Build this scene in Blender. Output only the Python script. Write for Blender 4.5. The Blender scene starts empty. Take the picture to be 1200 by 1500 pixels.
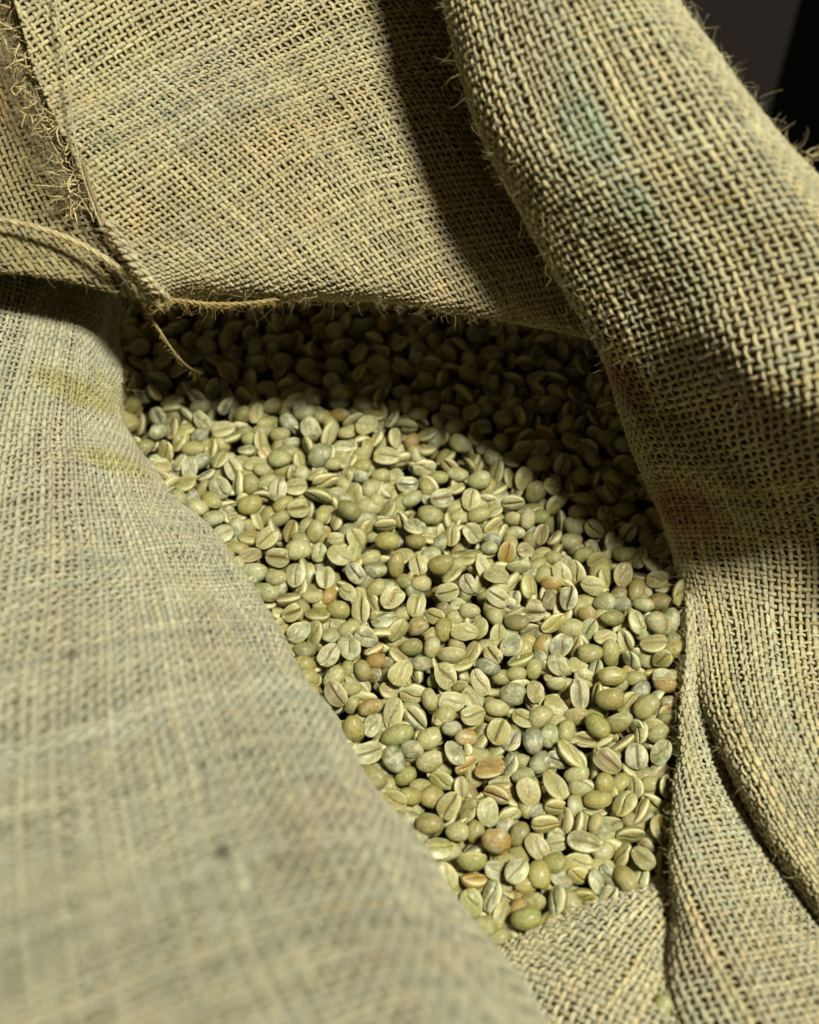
import bpy, math, random
import numpy as np
from mathutils import Vector, Matrix

random.seed(7)
RNG = np.random.default_rng(11)
scene = bpy.context.scene
COL = scene.collection

# ------------------------------------------------------------------ camera
PITCH = math.radians(50)
DIST = 0.48
CAM = np.array([0.0, -DIST * math.cos(PITCH), DIST * math.sin(PITCH)])
F = np.array([0.0, math.cos(PITCH), -math.sin(PITCH)])
U = np.array([0.0, math.sin(PITCH), math.cos(PITCH)])
R = np.array([1.0, 0.0, 0.0])
cam_d = bpy.data.cameras.new('camera')
cam_d.sensor_fit = 'VERTICAL'; cam_d.sensor_height = 36.0; cam_d.sensor_width = 28.8
cam_d.lens = 50.0
cam_d.clip_start = 0.02; cam_d.clip_end = 50.0
cam_d.dof.use_dof = True
cam_d.dof.focus_distance = 0.436
cam_d.dof.aperture_fstop = 9.8
cam = bpy.data.objects.new('camera', cam_d)
COL.objects.link(cam)
cam.location = CAM
cam.rotation_euler = (math.pi / 2 - PITCH, 0, 0)
scene.camera = cam

# ------------------------------------------------------------------ light
# indoors: one hard lamp above the sack and the dim warm light of a dark room
LIGHT_DIR = np.array([-0.31, 0.33, -0.95])           # way the lamp's light travels
LIGHT_DIR = LIGHT_DIR / np.linalg.norm(LIGHT_DIR)
LAMP_DIST = 2.4
world = bpy.data.worlds.new('World')
scene.world = world
world.use_nodes = True
bg = world.node_tree.nodes['Background']
bg.inputs[0].default_value = (1.0, 0.78, 0.36, 1)
bg.inputs[1].default_value = 0.15
lamp_d = bpy.data.lights.new('lamp', 'AREA')
lamp_d.shape = 'DISK'; lamp_d.size = 0.38
lamp_d.energy = 8.4 * math.pi * LAMP_DIST ** 2
lamp_d.color = (1.0, 0.985, 0.88)
lamp = bpy.data.objects.new('lamp', lamp_d)
COL.objects.link(lamp)
lamp.rotation_euler = Vector(LIGHT_DIR).to_track_quat('-Z', 'Y').to_euler()
lamp.location = -LIGHT_DIR * LAMP_DIST
scene.view_settings.view_transform = 'Standard'
scene.view_settings.look = 'None'
scene.view_settings.exposure = 0.0
scene.view_settings.gamma = 1.0
scene.cycles.diffuse_bounces = 5
scene.cycles.max_bounces = 8


def at(px, py, t):
    """photo pixel (1200x1500) and distance along the view axis in mm -> world point in metres"""
    d = F + R * ((px - 600) / 1500 * 0.72) - U * ((py - 750) / 1500 * 0.72)
    return CAM + d * (t / 1000.0)


def bed_depth(px, py, z=0.0):
    d = F + R * ((px - 600) / 1500 * 0.72) - U * ((py - 750) / 1500 * 0.72)
    return (CAM[2] - z) / (-d[2]) * 1000.0


def to_px(P):
    q = P - CAM
    t = q @ F
    return 600 + (q @ R) / t / 0.72 * 1500, 750 - (q @ U) / t / 0.72 * 1500, t * 1000


def srgb(r, g, b):
    f = lambda c: ((c / 255 + 0.055) / 1.055) ** 2.4 if c > 10 else c / 255 / 12.92
    return np.array([f(r), f(g), f(b)])


# ------------------------------------------------------------------ helpers
def mesh_from(name, co, quads, smooth=True):
    me = bpy.data.meshes.new(name)
    co = np.asarray(co, dtype=np.float32); quads = np.asarray(quads, dtype=np.int32)
    k = quads.shape[1]
    me.vertices.add(len(co)); me.vertices.foreach_set('co', co.ravel())
    me.loops.add(quads.size); me.loops.foreach_set('vertex_index', quads.ravel())
    me.polygons.add(len(quads))
    me.polygons.foreach_set('loop_start', np.arange(0, quads.size, k, dtype=np.int32))
    me.polygons.foreach_set('loop_total', np.full(len(quads), k, dtype=np.int32))
    me.update(calc_edges=True)
    if smooth:
        me.polygons.foreach_set('use_smooth', np.ones(len(quads), dtype=bool))
    me.validate()
    return me


def add_attr(me, name, data, kind):
    a = me.attributes.new(name, kind, 'POINT')
    d = np.asarray(data, dtype=np.float32)
    if kind == 'FLOAT':
        a.data.foreach_set('value', d.ravel())
    elif kind == 'FLOAT_VECTOR':
        a.data.foreach_set('vector', d.ravel())
    else:
        if d.shape[1] == 3:
            d = np.hstack([d, np.ones((len(d), 1), np.float32)])
        a.data.foreach_set('color', d.ravel())


def link(name, me, mat=None, parent=None, **props):
    o = bpy.data.objects.new(name, me)
    if mat is not None and me is not None and len(me.materials) == 0:
        me.materials.append(mat)
    COL.objects.link(o)
    if parent is not None:
        o.parent = parent
    for k, v in props.items():
        o[k] = v
    return o


def nodes_of(name):
    m = bpy.data.materials.new(name); m.use_nodes = True
    nt = m.node_tree
    b = nt.nodes['Principled BSDF']
    return m, nt, b


def N(nt, t, **kw):
    n = nt.nodes.new(t)
    for k, v in kw.items():
        setattr(n, k, v)
    return n


def attr_node(nt, name, t='GEOMETRY'):
    n = N(nt, 'ShaderNodeAttribute'); n.attribute_name = name; n.attribute_type = t
    return n


def mixc(nt, fac, a, b, blend='MIX'):
    n = N(nt, 'ShaderNodeMix', data_type='RGBA', blend_type=blend)
    for s, v in ((0, fac), (6, a), (7, b)):
        if hasattr(v, 'is_output') or isinstance(v, bpy.types.NodeSocket):
            nt.links.new(v, n.inputs[s])
        else:
            n.inputs[s].default_value = v if s == 0 else (*v[:3], 1)
    return n.outputs[2]


def ramp(nt, src, stops):
    n = N(nt, 'ShaderNodeValToRGB')
    e = n.color_ramp.elements
    while len(e) < len(stops):
        e.new(0.5)
    for el, (p, c) in zip(e, stops):
        el.position = p
        el.color = (c, c, c, 1) if not hasattr(c, '__len__') else (*c[:3], 1)
    nt.links.new(src, n.inputs[0])
    return n.outputs[0]


def noise(nt, vec, scale, detail=3, rough=0.6, dist=0.0):
    n = N(nt, 'ShaderNodeTexNoise')
    n.inputs['Scale'].default_value = scale
    n.inputs['Detail'].default_value = detail
    n.inputs['Roughness'].default_value = rough
    n.inputs['Distortion'].default_value = dist
    if vec is not None:
        nt.links.new(vec, n.inputs['Vector'])
    return n.outputs[0]


def bump(nt, h, strength, distance, prev=None):
    n = N(nt, 'ShaderNodeBump')
    n.inputs['Strength'].default_value = strength
    n.inputs['Distance'].default_value = distance
    nt.links.new(h, n.inputs['Height'])
    if prev is not None:
        nt.links.new(prev, n.inputs['Normal'])
    return n.outputs[0]


# ------------------------------------------------------------------ materials
def mat_yarn():
    m, nt, b = nodes_of('jute_yarn')
    tint = attr_node(nt, 'tint'); yc = attr_node(nt, 'strand')
    mp = N(nt, 'ShaderNodeMapping'); nt.links.new(yc.outputs['Vector'], mp.inputs[0])
    mp.inputs['Scale'].default_value = (0.8, 3.6, 3.6)
    s1 = noise(nt, mp.outputs[0], 2.2, 4, 0.7)
    geo = N(nt, 'ShaderNodeTexCoord')
    s2 = noise(nt, geo.outputs['Object'], 160, 3, 0.6)
    s3 = noise(nt, geo.outputs['Object'], 22, 3, 0.55)
    c = mixc(nt, 1.0, tint.outputs['Color'], ramp(nt, s1, [(0.28, 0.45), (0.5, 0.95), (0.72, 1.42)]), 'MULTIPLY')
    c = mixc(nt, 1.0, c, ramp(nt, s2, [(0.3, 0.82), (0.7, 1.14)]), 'MULTIPLY')
    c = mixc(nt, 1.0, c, ramp(nt, s3, [(0.3, 0.9), (0.7, 1.08)]), 'MULTIPLY')
    nt.links.new(c, b.inputs['Base Color'])
    b.inputs['Roughness'].default_value = 0.8
    b.inputs['Specular IOR Level'].default_value = 0.28
    b.inputs['Sheen Weight'].default_value = 0.12
    b.inputs['Sheen Roughness'].default_value = 0.5
    nt.links.new(bump(nt, s1, 1.0, 0.0007), b.inputs['Normal'])
    return m


def mat_dull(name, col, var=0.25):
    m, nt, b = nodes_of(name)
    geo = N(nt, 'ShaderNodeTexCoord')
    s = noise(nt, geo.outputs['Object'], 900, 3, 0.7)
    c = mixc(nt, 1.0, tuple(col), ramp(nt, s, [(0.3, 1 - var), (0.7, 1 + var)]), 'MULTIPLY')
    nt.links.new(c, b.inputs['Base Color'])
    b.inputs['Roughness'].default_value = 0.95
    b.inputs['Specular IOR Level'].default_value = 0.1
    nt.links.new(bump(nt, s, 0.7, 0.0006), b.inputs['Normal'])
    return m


def mat_fibre():
    m, nt, b = nodes_of('jute_fibre')
    tint = attr_node(nt, 'tint')
    nt.links.new(tint.outputs['Color'], b.inputs['Base Color'])
    b.inputs['Roughness'].default_value = 0.6
    b.inputs['Specular IOR Level'].default_value = 0.4
    return m


def mat_bean(name, per_object):
    m, nt, b = nodes_of(name)
    lc = attr_node(nt, 'local')                 # bean-local coordinates in mm
    cr = attr_node(nt, 'crease')
    if per_object:
        oi = N(nt, 'ShaderNodeObjectInfo')
        col = oi.outputs['Color']; rnd = oi.outputs['Random']
        al = oi.outputs['Alpha']
    else:
        t = attr_node(nt, 'tint'); col = t.outputs['Color']
        r = attr_node(nt, 'rnd'); rnd = r.outputs['Fac']
        al = t.outputs['Alpha']
    off = N(nt, 'ShaderNodeVectorMath', operation='SCALE')
    cmb = N(nt, 'ShaderNodeCombineXYZ')
    for i in range(3):
        nt.links.new(rnd, cmb.inputs[i])
    nt.links.new(cmb.outputs[0], off.inputs[0]); off.inputs['Scale'].default_value = 97.0
    add = N(nt, 'ShaderNodeVectorMath', operation='ADD')
    nt.links.new(lc.outputs['Vector'], add.inputs[0]); nt.links.new(off.outputs[0], add.inputs[1])
    v = add.outputs[0]
    patch = noise(nt, v, 0.26, 2, 0.5, 0.4)
    mott = noise(nt, v, 1.1, 4, 0.65)
    mp = N(nt, 'ShaderNodeMapping'); nt.links.new(v, mp.inputs[0]); mp.inputs['Scale'].default_value = (0.5, 2.2, 1.2)
    grain = noise(nt, mp.outputs[0], 1.6, 4, 0.7, 0.8)
    # second tone: silvery or bluish patches, as much of it as the bean has (alpha)
    thr = N(nt, 'ShaderNodeMath', operation='MULTIPLY'); nt.links.new(ramp(nt, patch, [(0.46, 0.0), (0.58, 1.0)]), thr.inputs[0])
    nt.links.new(al, thr.inputs[1])
    c = mixc(nt, thr.outputs[0], col, tuple(srgb(156, 157, 122)))
    hue = mixc(nt, 0.55, c, tuple(srgb(178, 146, 74)))
    c = mixc(nt, ramp(nt, noise(nt, v, 0.33, 2, 0.5), [(0.52, 0.0), (0.78, 0.7)]), c, hue)
    c = mixc(nt, 1.0, c, ramp(nt, mott, [(0.3, 0.6), (0.5, 1.0), (0.72, 1.3)]), 'MULTIPLY')
    c = mixc(nt, 1.0, c, ramp(nt, grain, [(0.3, 0.8), (0.6, 1.05)]), 'MULTIPLY')
    spots = ramp(nt, noise(nt, v, 1.5, 2, 0.5), [(0.70, 0.0), (0.76, 0.7)])
    c = mixc(nt, spots, c, tuple(srgb(98, 78, 44)))
    # crease: brown skin left in the groove
    cw = N(nt, 'ShaderNodeMath', operation='MULTIPLY'); cw.use_clamp = True; nt.links.new(cr.outputs['Fac'], cw.inputs[0])
    nt.links.new(ramp(nt, mott, [(0.3, 0.6), (0.6, 1.0)]), cw.inputs[1])
    c = mixc(nt, ramp(nt, cw.outputs[0], [(0.12, 0.0), (0.4, 0.6)]), c, tuple(srgb(172, 154, 88)))
    c = mixc(nt, ramp(nt, cw.outputs[0], [(0.35, 0.0), (0.7, 1.0)]), c, mixc(nt, rnd, tuple(srgb(76, 54, 24)), tuple(srgb(120, 98, 50))))
    rimf = ramp(nt, cr.outputs['Fac'], [(0.0, 0.0), (1.0, 1.0)])
    neg = N(nt, 'ShaderNodeMath', operation='MULTIPLY'); neg.use_clamp = True; nt.links.new(cr.outputs['Fac'], neg.inputs[0]); neg.inputs[1].default_value = -1.3
    c = mixc(nt, neg.outputs[0], mixc(nt, 1.0, c, (0.9, 0.9, 0.88), 'MULTIPLY'), tuple(srgb(202, 196, 144)))
    nt.links.new(c, b.inputs['Base Color'])
    nt.links.new(ramp(nt, mott, [(0.3, 0.26), (0.7, 0.46)]), b.inputs['Roughness'])
    b.inputs['Specular IOR Level'].default_value = 0.7
    b.inputs['Coat Weight'].default_value = 0.15
    b.inputs['Coat Roughness'].default_value = 0.28
    h = bump(nt, mott, 0.5, 0.0006)
    h = bump(nt, grain, 0.6, 0.0006, h)
    nt.links.new(h, b.inputs['Normal'])
    return m


M_YARN = mat_yarn()
M_FIBRE = mat_fibre()
M_BACKING = mat_dull('shade_backing', srgb(92, 76, 38))  # dark colour stands in for the shade inside the weave holes


def mat_cloth():
    m, nt, b = nodes_of('burlap_cloth')
    at_ = attr_node(nt, 'cloth')
    sep = N(nt, 'ShaderNodeSeparateXYZ'); nt.links.new(at_.outputs['Vector'], sep.inputs[0])

    def M(op, a, c=None):
        n = N(nt, 'ShaderNodeMath', operation=op)
        for i, v in enumerate((a, c)):
            if v is None:
                continue
            if isinstance(v, (int, float)):
                n.inputs[i].default_value = v
            else:
                nt.links.new(v, n.inputs[i])
        return n.outputs[0]
    hs = []
    for k in (0, 1):
        x = M('MULTIPLY', sep.outputs[k], math.pi / 2.15)
        y = M('MULTIPLY', sep.outputs[1 - k], math.pi / 2.15)
        ridge = M('ABSOLUTE', M('SINE', x))
        over = M('MULTIPLY', M('SINE', M('MULTIPLY', x, 1.0)), M('COSINE', y))
        hs.append(M('ADD', ridge, M('MULTIPLY', M('COSINE', y), 0.25 if k == 0 else -0.25)))
    h = M('MAXIMUM', hs[0], hs[1])
    nz = noise(nt, at_.outputs['Vector'], 0.9, 4, 0.7)
    c = mixc(nt, ramp(nt, h, [(0.5, 0.0), (1.05, 1.0)]), tuple(srgb(122, 106, 64)), tuple(srgb(188, 176, 128)))
    c = mixc(nt, 1.0, c, ramp(nt, nz, [(0.3, 0.75), (0.7, 1.2)]), 'MULTIPLY')
    nt.links.new(c, b.inputs['Base Color'])
    b.inputs['Roughness'].default_value = 0.9
    nt.links.new(bump(nt, h, 1.0, 0.0009), b.inputs['Normal'])
    return m


M_CLOTH = mat_cloth()
M_BEAN = mat_bean('green_coffee_bean', True)
M_PILE = mat_bean('green_coffee_heap', False)


# ------------------------------------------------------------------ cloth patches
class Patch:
    """smooth sheet through a grid of points, yarns spaced evenly over its real size"""
    def __init__(self, rows, smooth=True):
        self.P = np.array([[at(*c) for c in r] for r in rows])       # (nv, nu, 3)
        self.nv, self.nu = self.P.shape[:2]
        G = self.P
        du = np.linalg.norm(G[:, 1:] - G[:, :-1], axis=2).mean(0)
        dv = np.linalg.norm(G[1:] - G[:-1], axis=2).mean(1)
        self.cu = np.concatenate([[0], np.cumsum(du)]); self.cv = np.concatenate([[0], np.cumsum(dv)])
        self.sign = 1.0
        n = self.frame(np.array([self.nu * 0.5 - 0.5]), np.array([self.nv * 0.5 - 0.5]))[1][0]
        s = self.ev(np.array([self.nu * 0.5 - 0.5]), np.array([self.nv * 0.5 - 0.5]))[0]
        if n @ (CAM - s) < 0:
            self.sign = -1.0

    def buckle(self, amp, seed, k=4):
        """finer grid with the slight waviness of slack cloth"""
        us = np.linspace(0, self.nu - 1, (self.nu - 1) * k + 1); vs = np.linspace(0, self.nv - 1, (self.nv - 1) * k + 1)
        uu, vv = np.meshgrid(us, vs)
        S = self.ev(uu, vv); _, nn = self.frame(uu, vv)
        A = np.interp(uu, np.arange(self.nu), self.cu) * 1000; B = np.interp(vv, np.arange(self.nv), self.cv) * 1000
        g = np.random.default_rng(seed); d = 0
        for wl, am in ((85, 1.0), (48, .75), (30, .5), (19, .26), (13, .16)):
            for _ in range(2):
                th = g.uniform(0, math.pi); ph = g.uniform(0, 6.28)
                d = d + am * 0.6 * np.sin((A * math.cos(th) + B * math.sin(th) + 3 * np.sin(A / 27 + ph)) / wl * 6.283 + ph)
        S = S + nn * (d * amp / 1000)[..., None]
        q = Patch.__new__(Patch); q.P = S; q.nv, q.nu = S.shape[:2]; q.sign = self.sign
        q.cu = np.concatenate([[0], np.cumsum(np.linalg.norm(S[:, 1:] - S[:, :-1], axis=2).mean(0))])
        q.cv = np.concatenate([[0], np.cumsum(np.linalg.norm(S[1:] - S[:-1], axis=2).mean(1))])
        return q

    def _w(self, x, n):
        x = np.clip(x, 0, n - 1 - 1e-6)
        i = np.floor(x).astype(int); f = x - i
        w = np.stack([-.5 * f + f * f - .5 * f ** 3, 1 - 2.5 * f * f + 1.5 * f ** 3,
                      .5 * f + 2 * f * f - 1.5 * f ** 3, -.5 * f * f + .5 * f ** 3], -1)
        idx = np.stack([i - 1, i, i + 1, i + 2], -1)
        return w, idx

    def _g(self, a, b):
        """control point with linear extrapolation outside the grid"""
        ac = np.clip(a, 0, self.nv - 1); bc = np.clip(b, 0, self.nu - 1)
        p = self.P[ac, bc].copy()
        lo = a < 0; hi = a > self.nv - 1
        p[lo] += self.P[0, bc[lo]] - self.P[1, bc[lo]]
        p[hi] += self.P[-1, bc[hi]] - self.P[-2, bc[hi]]
        lo = b < 0; hi = b > self.nu - 1
        p[lo] += self.P[ac[lo], 0] - self.P[ac[lo], 1]
        p[hi] += self.P[ac[hi], -1] - self.P[ac[hi], -2]
        return p

    def ev(self, u, v):
        wu, iu = self._w(u, self.nu); wv, iv = self._w(v, self.nv)
        out = 0
        for a in range(4):
            for b in range(4):
                out = out + (wv[..., a] * wu[..., b])[..., None] * self._g(iv[..., a], iu[..., b])
        return out

    def frame(self, u, v):
        e = 0.02
        u0 = np.clip(u - e, 0, self.nu - 1); u1 = np.clip(u + e, 0, self.nu - 1)
        v0 = np.clip(v - e, 0, self.nv - 1); v1 = np.clip(v + e, 0, self.nv - 1)
        tu = self.ev(u1, v) - self.ev(u0, v); tv = self.ev(u, v1) - self.ev(u, v0)
        n = np.cross(tu, tv); n /= np.linalg.norm(n, axis=-1, keepdims=True) + 1e-12
        return None, n * self.sign


PITCH_MM = 2.4


def smooth_noise(n, m, step):
    """m smooth random curves of n samples"""
    k = max(4, int(n / step) + 4)
    ctrl = RNG.normal(size=(m, k))
    x = np.linspace(1, k - 2.01, n); i = x.astype(int); f = x - i
    f = f * f * (3 - 2 * f)
    return ctrl[:, i] * (1 - f) + ctrl[:, i + 1] * f


FUZZ_SRC = []


def weave(name, patch, parent, tintf, pitch=PITCH_MM, pv=None, dom=0, phi=0.0, sub=4, sides=4, yw=0.325, yt=0.19, amp=0.20, u_rng=None, v_rng=None, trim=None):
    pm = pitch / 1000.0
    pn = (pv or pitch) / 1000.0
    LA, LB = patch.cu[-1], patch.cv[-1]
    cphi, sphi = math.cos(math.radians(phi)), math.sin(math.radians(phi))
    corners = np.array([[0, 0], [LA, 0], [0, LB], [LA, LB]])
    iA = (corners @ np.array([cphi, -sphi])) / pm; jB = (corners @ np.array([sphi, cphi])) / pn
    i0, i1 = math.floor(iA.min()), math.ceil(iA.max()); j0, j1 = math.floor(jB.min()), math.ceil(jB.max())
    n_u, n_v = i1 - i0, j1 - j0

    def place(i, j):
        """lattice place (yarn numbers) -> sheet parameters and whether it is on the cloth"""
        a_ = (i + i0) * pm * cphi + (j + j0) * pn * sphi
        b_ = -(i + i0) * pm * sphi + (j + j0) * pn * cphi
        ok_ = (a_ > -0.001) & (a_ < LA + 0.001) & (b_ > -0.001) & (b_ < LB + 0.001)
        return np.interp(a_, patch.cu, np.arange(patch.nu)), np.interp(b_, patch.cv, np.arange(patch.nv)), ok_
    cos_, qs_, tint_, str_ = [], [], [], []
    base = 0
    for fam in (0, 1):
        nA, nB = (n_u, n_v) if fam == 0 else (n_v, n_u)      # nA yarns, crossing nB others
        ns = nB * sub + 1
        w = np.linspace(0, nB, ns)
        yarns = np.arange(nA) + 0.5
        lat = smooth_noise(ns, nA, sub * 9) * 0.07 + smooth_noise(ns, nA, sub * 2.5) * 0.05 + RNG.normal(size=(nA, 1)) * 0.07
        A = yarns[:, None] + lat                              # position across
        W = np.repeat(w[None], nA, 0)
        uu, vv, on = place(A, W) if fam == 0 else place(W, A)
        S = patch.ev(uu, vv); _, nn = patch.frame(uu, vv)
        ph = np.cos(math.pi * (W - 0.5 + np.arange(nA)[:, None])) * (1 if fam == 0 else -1)
        hgt = amp * pm * ph * (1 + 0.2 * smooth_noise(ns, nA, sub * 3))
        C = S + nn * (hgt + (0.02 if fam == dom else -0.02) * pm)[..., None]
        T = np.gradient(C, axis=1); T /= np.linalg.norm(T, axis=-1, keepdims=True) + 1e-12
        B = np.cross(nn, T); B /= np.linalg.norm(B, axis=-1, keepdims=True) + 1e-12
        K = np.cross(T, B)
        thick = np.clip(1 + 0.13 * RNG.normal(size=(nA, 1)) + 0.11 * smooth_noise(ns, nA, sub * 5) + 0.07 * smooth_noise(ns, nA, sub * 1.2), 0.6, 1.6)
        # slubs
        for _ in range(int(nA * nB / 600)):
            a = RNG.integers(nA); c = RNG.integers(ns)
            thick[a] += 0.55 * np.exp(-((np.arange(ns) - c) / (sub * 1.4)) ** 2)
        thick = np.minimum(thick, 1.75)
        ang = np.linspace(0, 2 * math.pi, sides, endpoint=False)
        ca, sa = np.cos(ang), np.sin(ang)
        V = C[:, :, None, :] + B[:, :, None, :] * (ca[None, None, :, None] * ((yw + (0.02 if fam == dom else -0.02)) * pm * thick)[..., None, None]) \
            + K[:, :, None, :] * (sa[None, None, :, None] * (yt * pm * thick ** 0.7)[..., None, None])
        nv_ = nA * ns * sides
        px, py, _t = to_px(S.reshape(-1, 3)); px = px.reshape(nA, ns); py = py.reshape(nA, ns)
        col = tintf(px, py, fam)                              # (nA, ns, 3)
        yv = 1 + 0.09 * RNG.normal(size=(nA, 1)) + 0.07 * smooth_noise(ns, nA, sub * 7)
        warm = RNG.normal(size=(nA, 1)) * 0.035
        col = col * yv[..., None] * np.stack([1 + warm, 1 + 0 * warm, 1 - 1.6 * warm], -1)
        col = np.clip(col, 0.01, 0.85)
        colv = np.repeat(col[:, :, None, :], sides, 2).reshape(-1, 3)
        tw = (ang / (2 * math.pi))[None, None, :] + 0.35 * W[:, :, None]
        st = np.stack([np.repeat(W[:, :, None], sides, 2) + fam * 200, 1.2 * np.sin(2 * math.pi * tw) + 0 * W[:, :, None],
                       1.2 * np.cos(2 * math.pi * tw) + 7.3 * np.arange(nA)[:, None, None] + 0 * W[:, :, None]], -1).reshape(-1, 3)
        keep = None
        ii = np.arange(nA)[:, None, None] * ns * sides + np.arange(ns - 1)[None, :, None] * sides
        s0 = np.arange(sides)[None, None, :]; s1 = (s0 + 1) % sides
        q = np.stack([ii + s0, ii + s1, ii + sides + s1, ii + sides + s0], -1)
        # leave out stretches wholly outside the frame
        inside = on & (px > -60) & (px < 1260) & (py > -60) & (py < 1560)
        if trim is not None:
            inside &= trim(px, py, uu, vv)
        ok = inside[:, :-1] | inside[:, 1:]
        q = q[ok].reshape(-1, 4) + base
        cos_.append(V.reshape(-1, 3)); qs_.append(q); tint_.append(colv); str_.append(st)
        base += nv_
        # places fibres may grow from
        sel = np.argwhere(inside)
        pick = sel[RNG.integers(len(sel), size=min(len(sel), 6000))]
        FUZZ_SRC.append((name, C[pick[:, 0], pick[:, 1]], nn[pick[:, 0], pick[:, 1]], T[pick[:, 0], pick[:, 1]], col[pick[:, 0], pick[:, 1]]))
    co = np.vstack(cos_); q = np.vstack(qs_); tt = np.vstack(tint_); sg = np.vstack(str_)
    used = np.zeros(len(co), bool); used[q.ravel()] = True
    remap = np.cumsum(used) - 1
    me = mesh_from('woven_yarn', co[used], remap[q])
    add_attr(me, 'tint', tt[used], 'FLOAT_COLOR'); add_attr(me, 'strand', sg[used], 'FLOAT_VECTOR')
    return link('woven_yarn', me, M_YARN, parent, kind='stuff'), len(q) * 2


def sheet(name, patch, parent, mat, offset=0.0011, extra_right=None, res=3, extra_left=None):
    """backing added just behind the yarns, dark for the shade in the weave holes"""
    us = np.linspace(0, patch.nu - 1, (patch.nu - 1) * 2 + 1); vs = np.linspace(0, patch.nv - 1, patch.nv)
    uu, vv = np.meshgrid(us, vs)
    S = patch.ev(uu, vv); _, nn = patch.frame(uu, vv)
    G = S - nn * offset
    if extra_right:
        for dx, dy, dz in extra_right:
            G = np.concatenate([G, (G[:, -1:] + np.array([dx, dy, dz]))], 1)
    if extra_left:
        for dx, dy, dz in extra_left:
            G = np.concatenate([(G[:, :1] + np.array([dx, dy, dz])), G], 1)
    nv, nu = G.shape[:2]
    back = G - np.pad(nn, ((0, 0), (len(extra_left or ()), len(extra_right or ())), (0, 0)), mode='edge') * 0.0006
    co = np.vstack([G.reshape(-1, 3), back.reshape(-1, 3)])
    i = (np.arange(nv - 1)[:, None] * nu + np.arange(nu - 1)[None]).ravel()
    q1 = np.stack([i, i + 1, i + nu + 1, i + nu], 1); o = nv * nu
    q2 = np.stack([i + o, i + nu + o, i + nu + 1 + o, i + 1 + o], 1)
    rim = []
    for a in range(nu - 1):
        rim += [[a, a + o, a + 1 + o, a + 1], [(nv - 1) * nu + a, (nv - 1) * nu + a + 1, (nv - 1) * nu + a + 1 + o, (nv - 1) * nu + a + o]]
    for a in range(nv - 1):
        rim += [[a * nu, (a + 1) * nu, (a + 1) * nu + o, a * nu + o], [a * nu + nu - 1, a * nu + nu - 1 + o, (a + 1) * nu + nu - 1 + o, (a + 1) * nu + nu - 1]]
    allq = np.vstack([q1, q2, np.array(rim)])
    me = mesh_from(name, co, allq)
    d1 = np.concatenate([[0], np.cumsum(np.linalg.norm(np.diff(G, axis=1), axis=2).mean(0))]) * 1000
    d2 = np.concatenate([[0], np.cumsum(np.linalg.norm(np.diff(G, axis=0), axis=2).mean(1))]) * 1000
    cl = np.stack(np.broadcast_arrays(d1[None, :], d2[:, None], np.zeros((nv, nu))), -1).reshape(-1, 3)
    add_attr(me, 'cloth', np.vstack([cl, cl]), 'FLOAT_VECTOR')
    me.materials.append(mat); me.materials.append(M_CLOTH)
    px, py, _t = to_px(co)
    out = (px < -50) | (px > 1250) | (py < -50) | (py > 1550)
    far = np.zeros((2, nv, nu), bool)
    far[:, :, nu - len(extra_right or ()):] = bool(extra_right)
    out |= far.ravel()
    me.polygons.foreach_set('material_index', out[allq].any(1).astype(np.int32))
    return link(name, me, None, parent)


# ---- colour of the cloth, with its faded print and stains; back and left panel tones also carry painted light
BASE = srgb(204, 193, 146)


def blob(px, py, cx, cy, rx, ry, ang=0, soft=0.5):
    a = math.radians(ang); dx, dy = px - cx, -(py - cy)
    x = (dx * math.cos(a) + dy * math.sin(a)) / rx; y = (-dx * math.sin(a) + dy * math.cos(a)) / ry
    r = np.sqrt(x * x + y * y)
    return np.clip((1 - r) / soft, 0, 1)


def vnoise(px, py, s, seed):
    g = np.random.default_rng(seed).random((64, 64))
    x, y = (px / s) % 63, (py / s) % 63
    i, j = x.astype(int), y.astype(int); fx, fy = x - i, y - j
    fx = fx * fx * (3 - 2 * fx); fy = fy * fy * (3 - 2 * fy)
    i2, j2 = (i + 1) % 64, (j + 1) % 64
    return (g[j, i] * (1 - fx) + g[j, i2] * fx) * (1 - fy) + (g[j2, i] * (1 - fx) + g[j2, i2] * fx) * fy


def tinted(base, stains, green=0.5, gseed=3):
    def f(px, py, fam):
        c = np.repeat(base[None, None], px.shape[0], 0).repeat(px.shape[1], 1).copy()
        n1 = vnoise(px + 500, py + 500, 90, gseed)[..., None]; n2 = vnoise(px + 900, py + 300, 33, gseed + 1)[..., None]
        g = np.clip((n1 * 0.6 + n2 * 0.4 - 0.42) * 3, 0, 1) * green
        c = c * (1 - g) + c * np.array([0.91, 1.0, 0.97]) * g
        w = np.clip((vnoise(px + 200, py + 700, 60, gseed + 2)[..., None] - 0.55) * 3, 0, 1) * green * 0.8
        c = c * (1 - w) + c * np.array([1.08, 0.95, 0.88]) * w
        for (cx, cy, rx, ry, an, colr, k) in stains:
            b = blob(px, py, cx, cy, rx, ry, an)[..., None] * k
            b = b * (0.65 + 0.6 * vnoise(px + 100, py + 100, 9, 5)[..., None])
            b = np.clip(b, 0, 1)
            c = c * (1 - b) + np.array(colr) * b
        return c
    return f


sack = link('burlap_sack', None, label='open burlap sack with rolled-down rim, woven jute with faded print marks', category='sack')
sack.location = (0, 0, 0)
TRIS = 0

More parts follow.
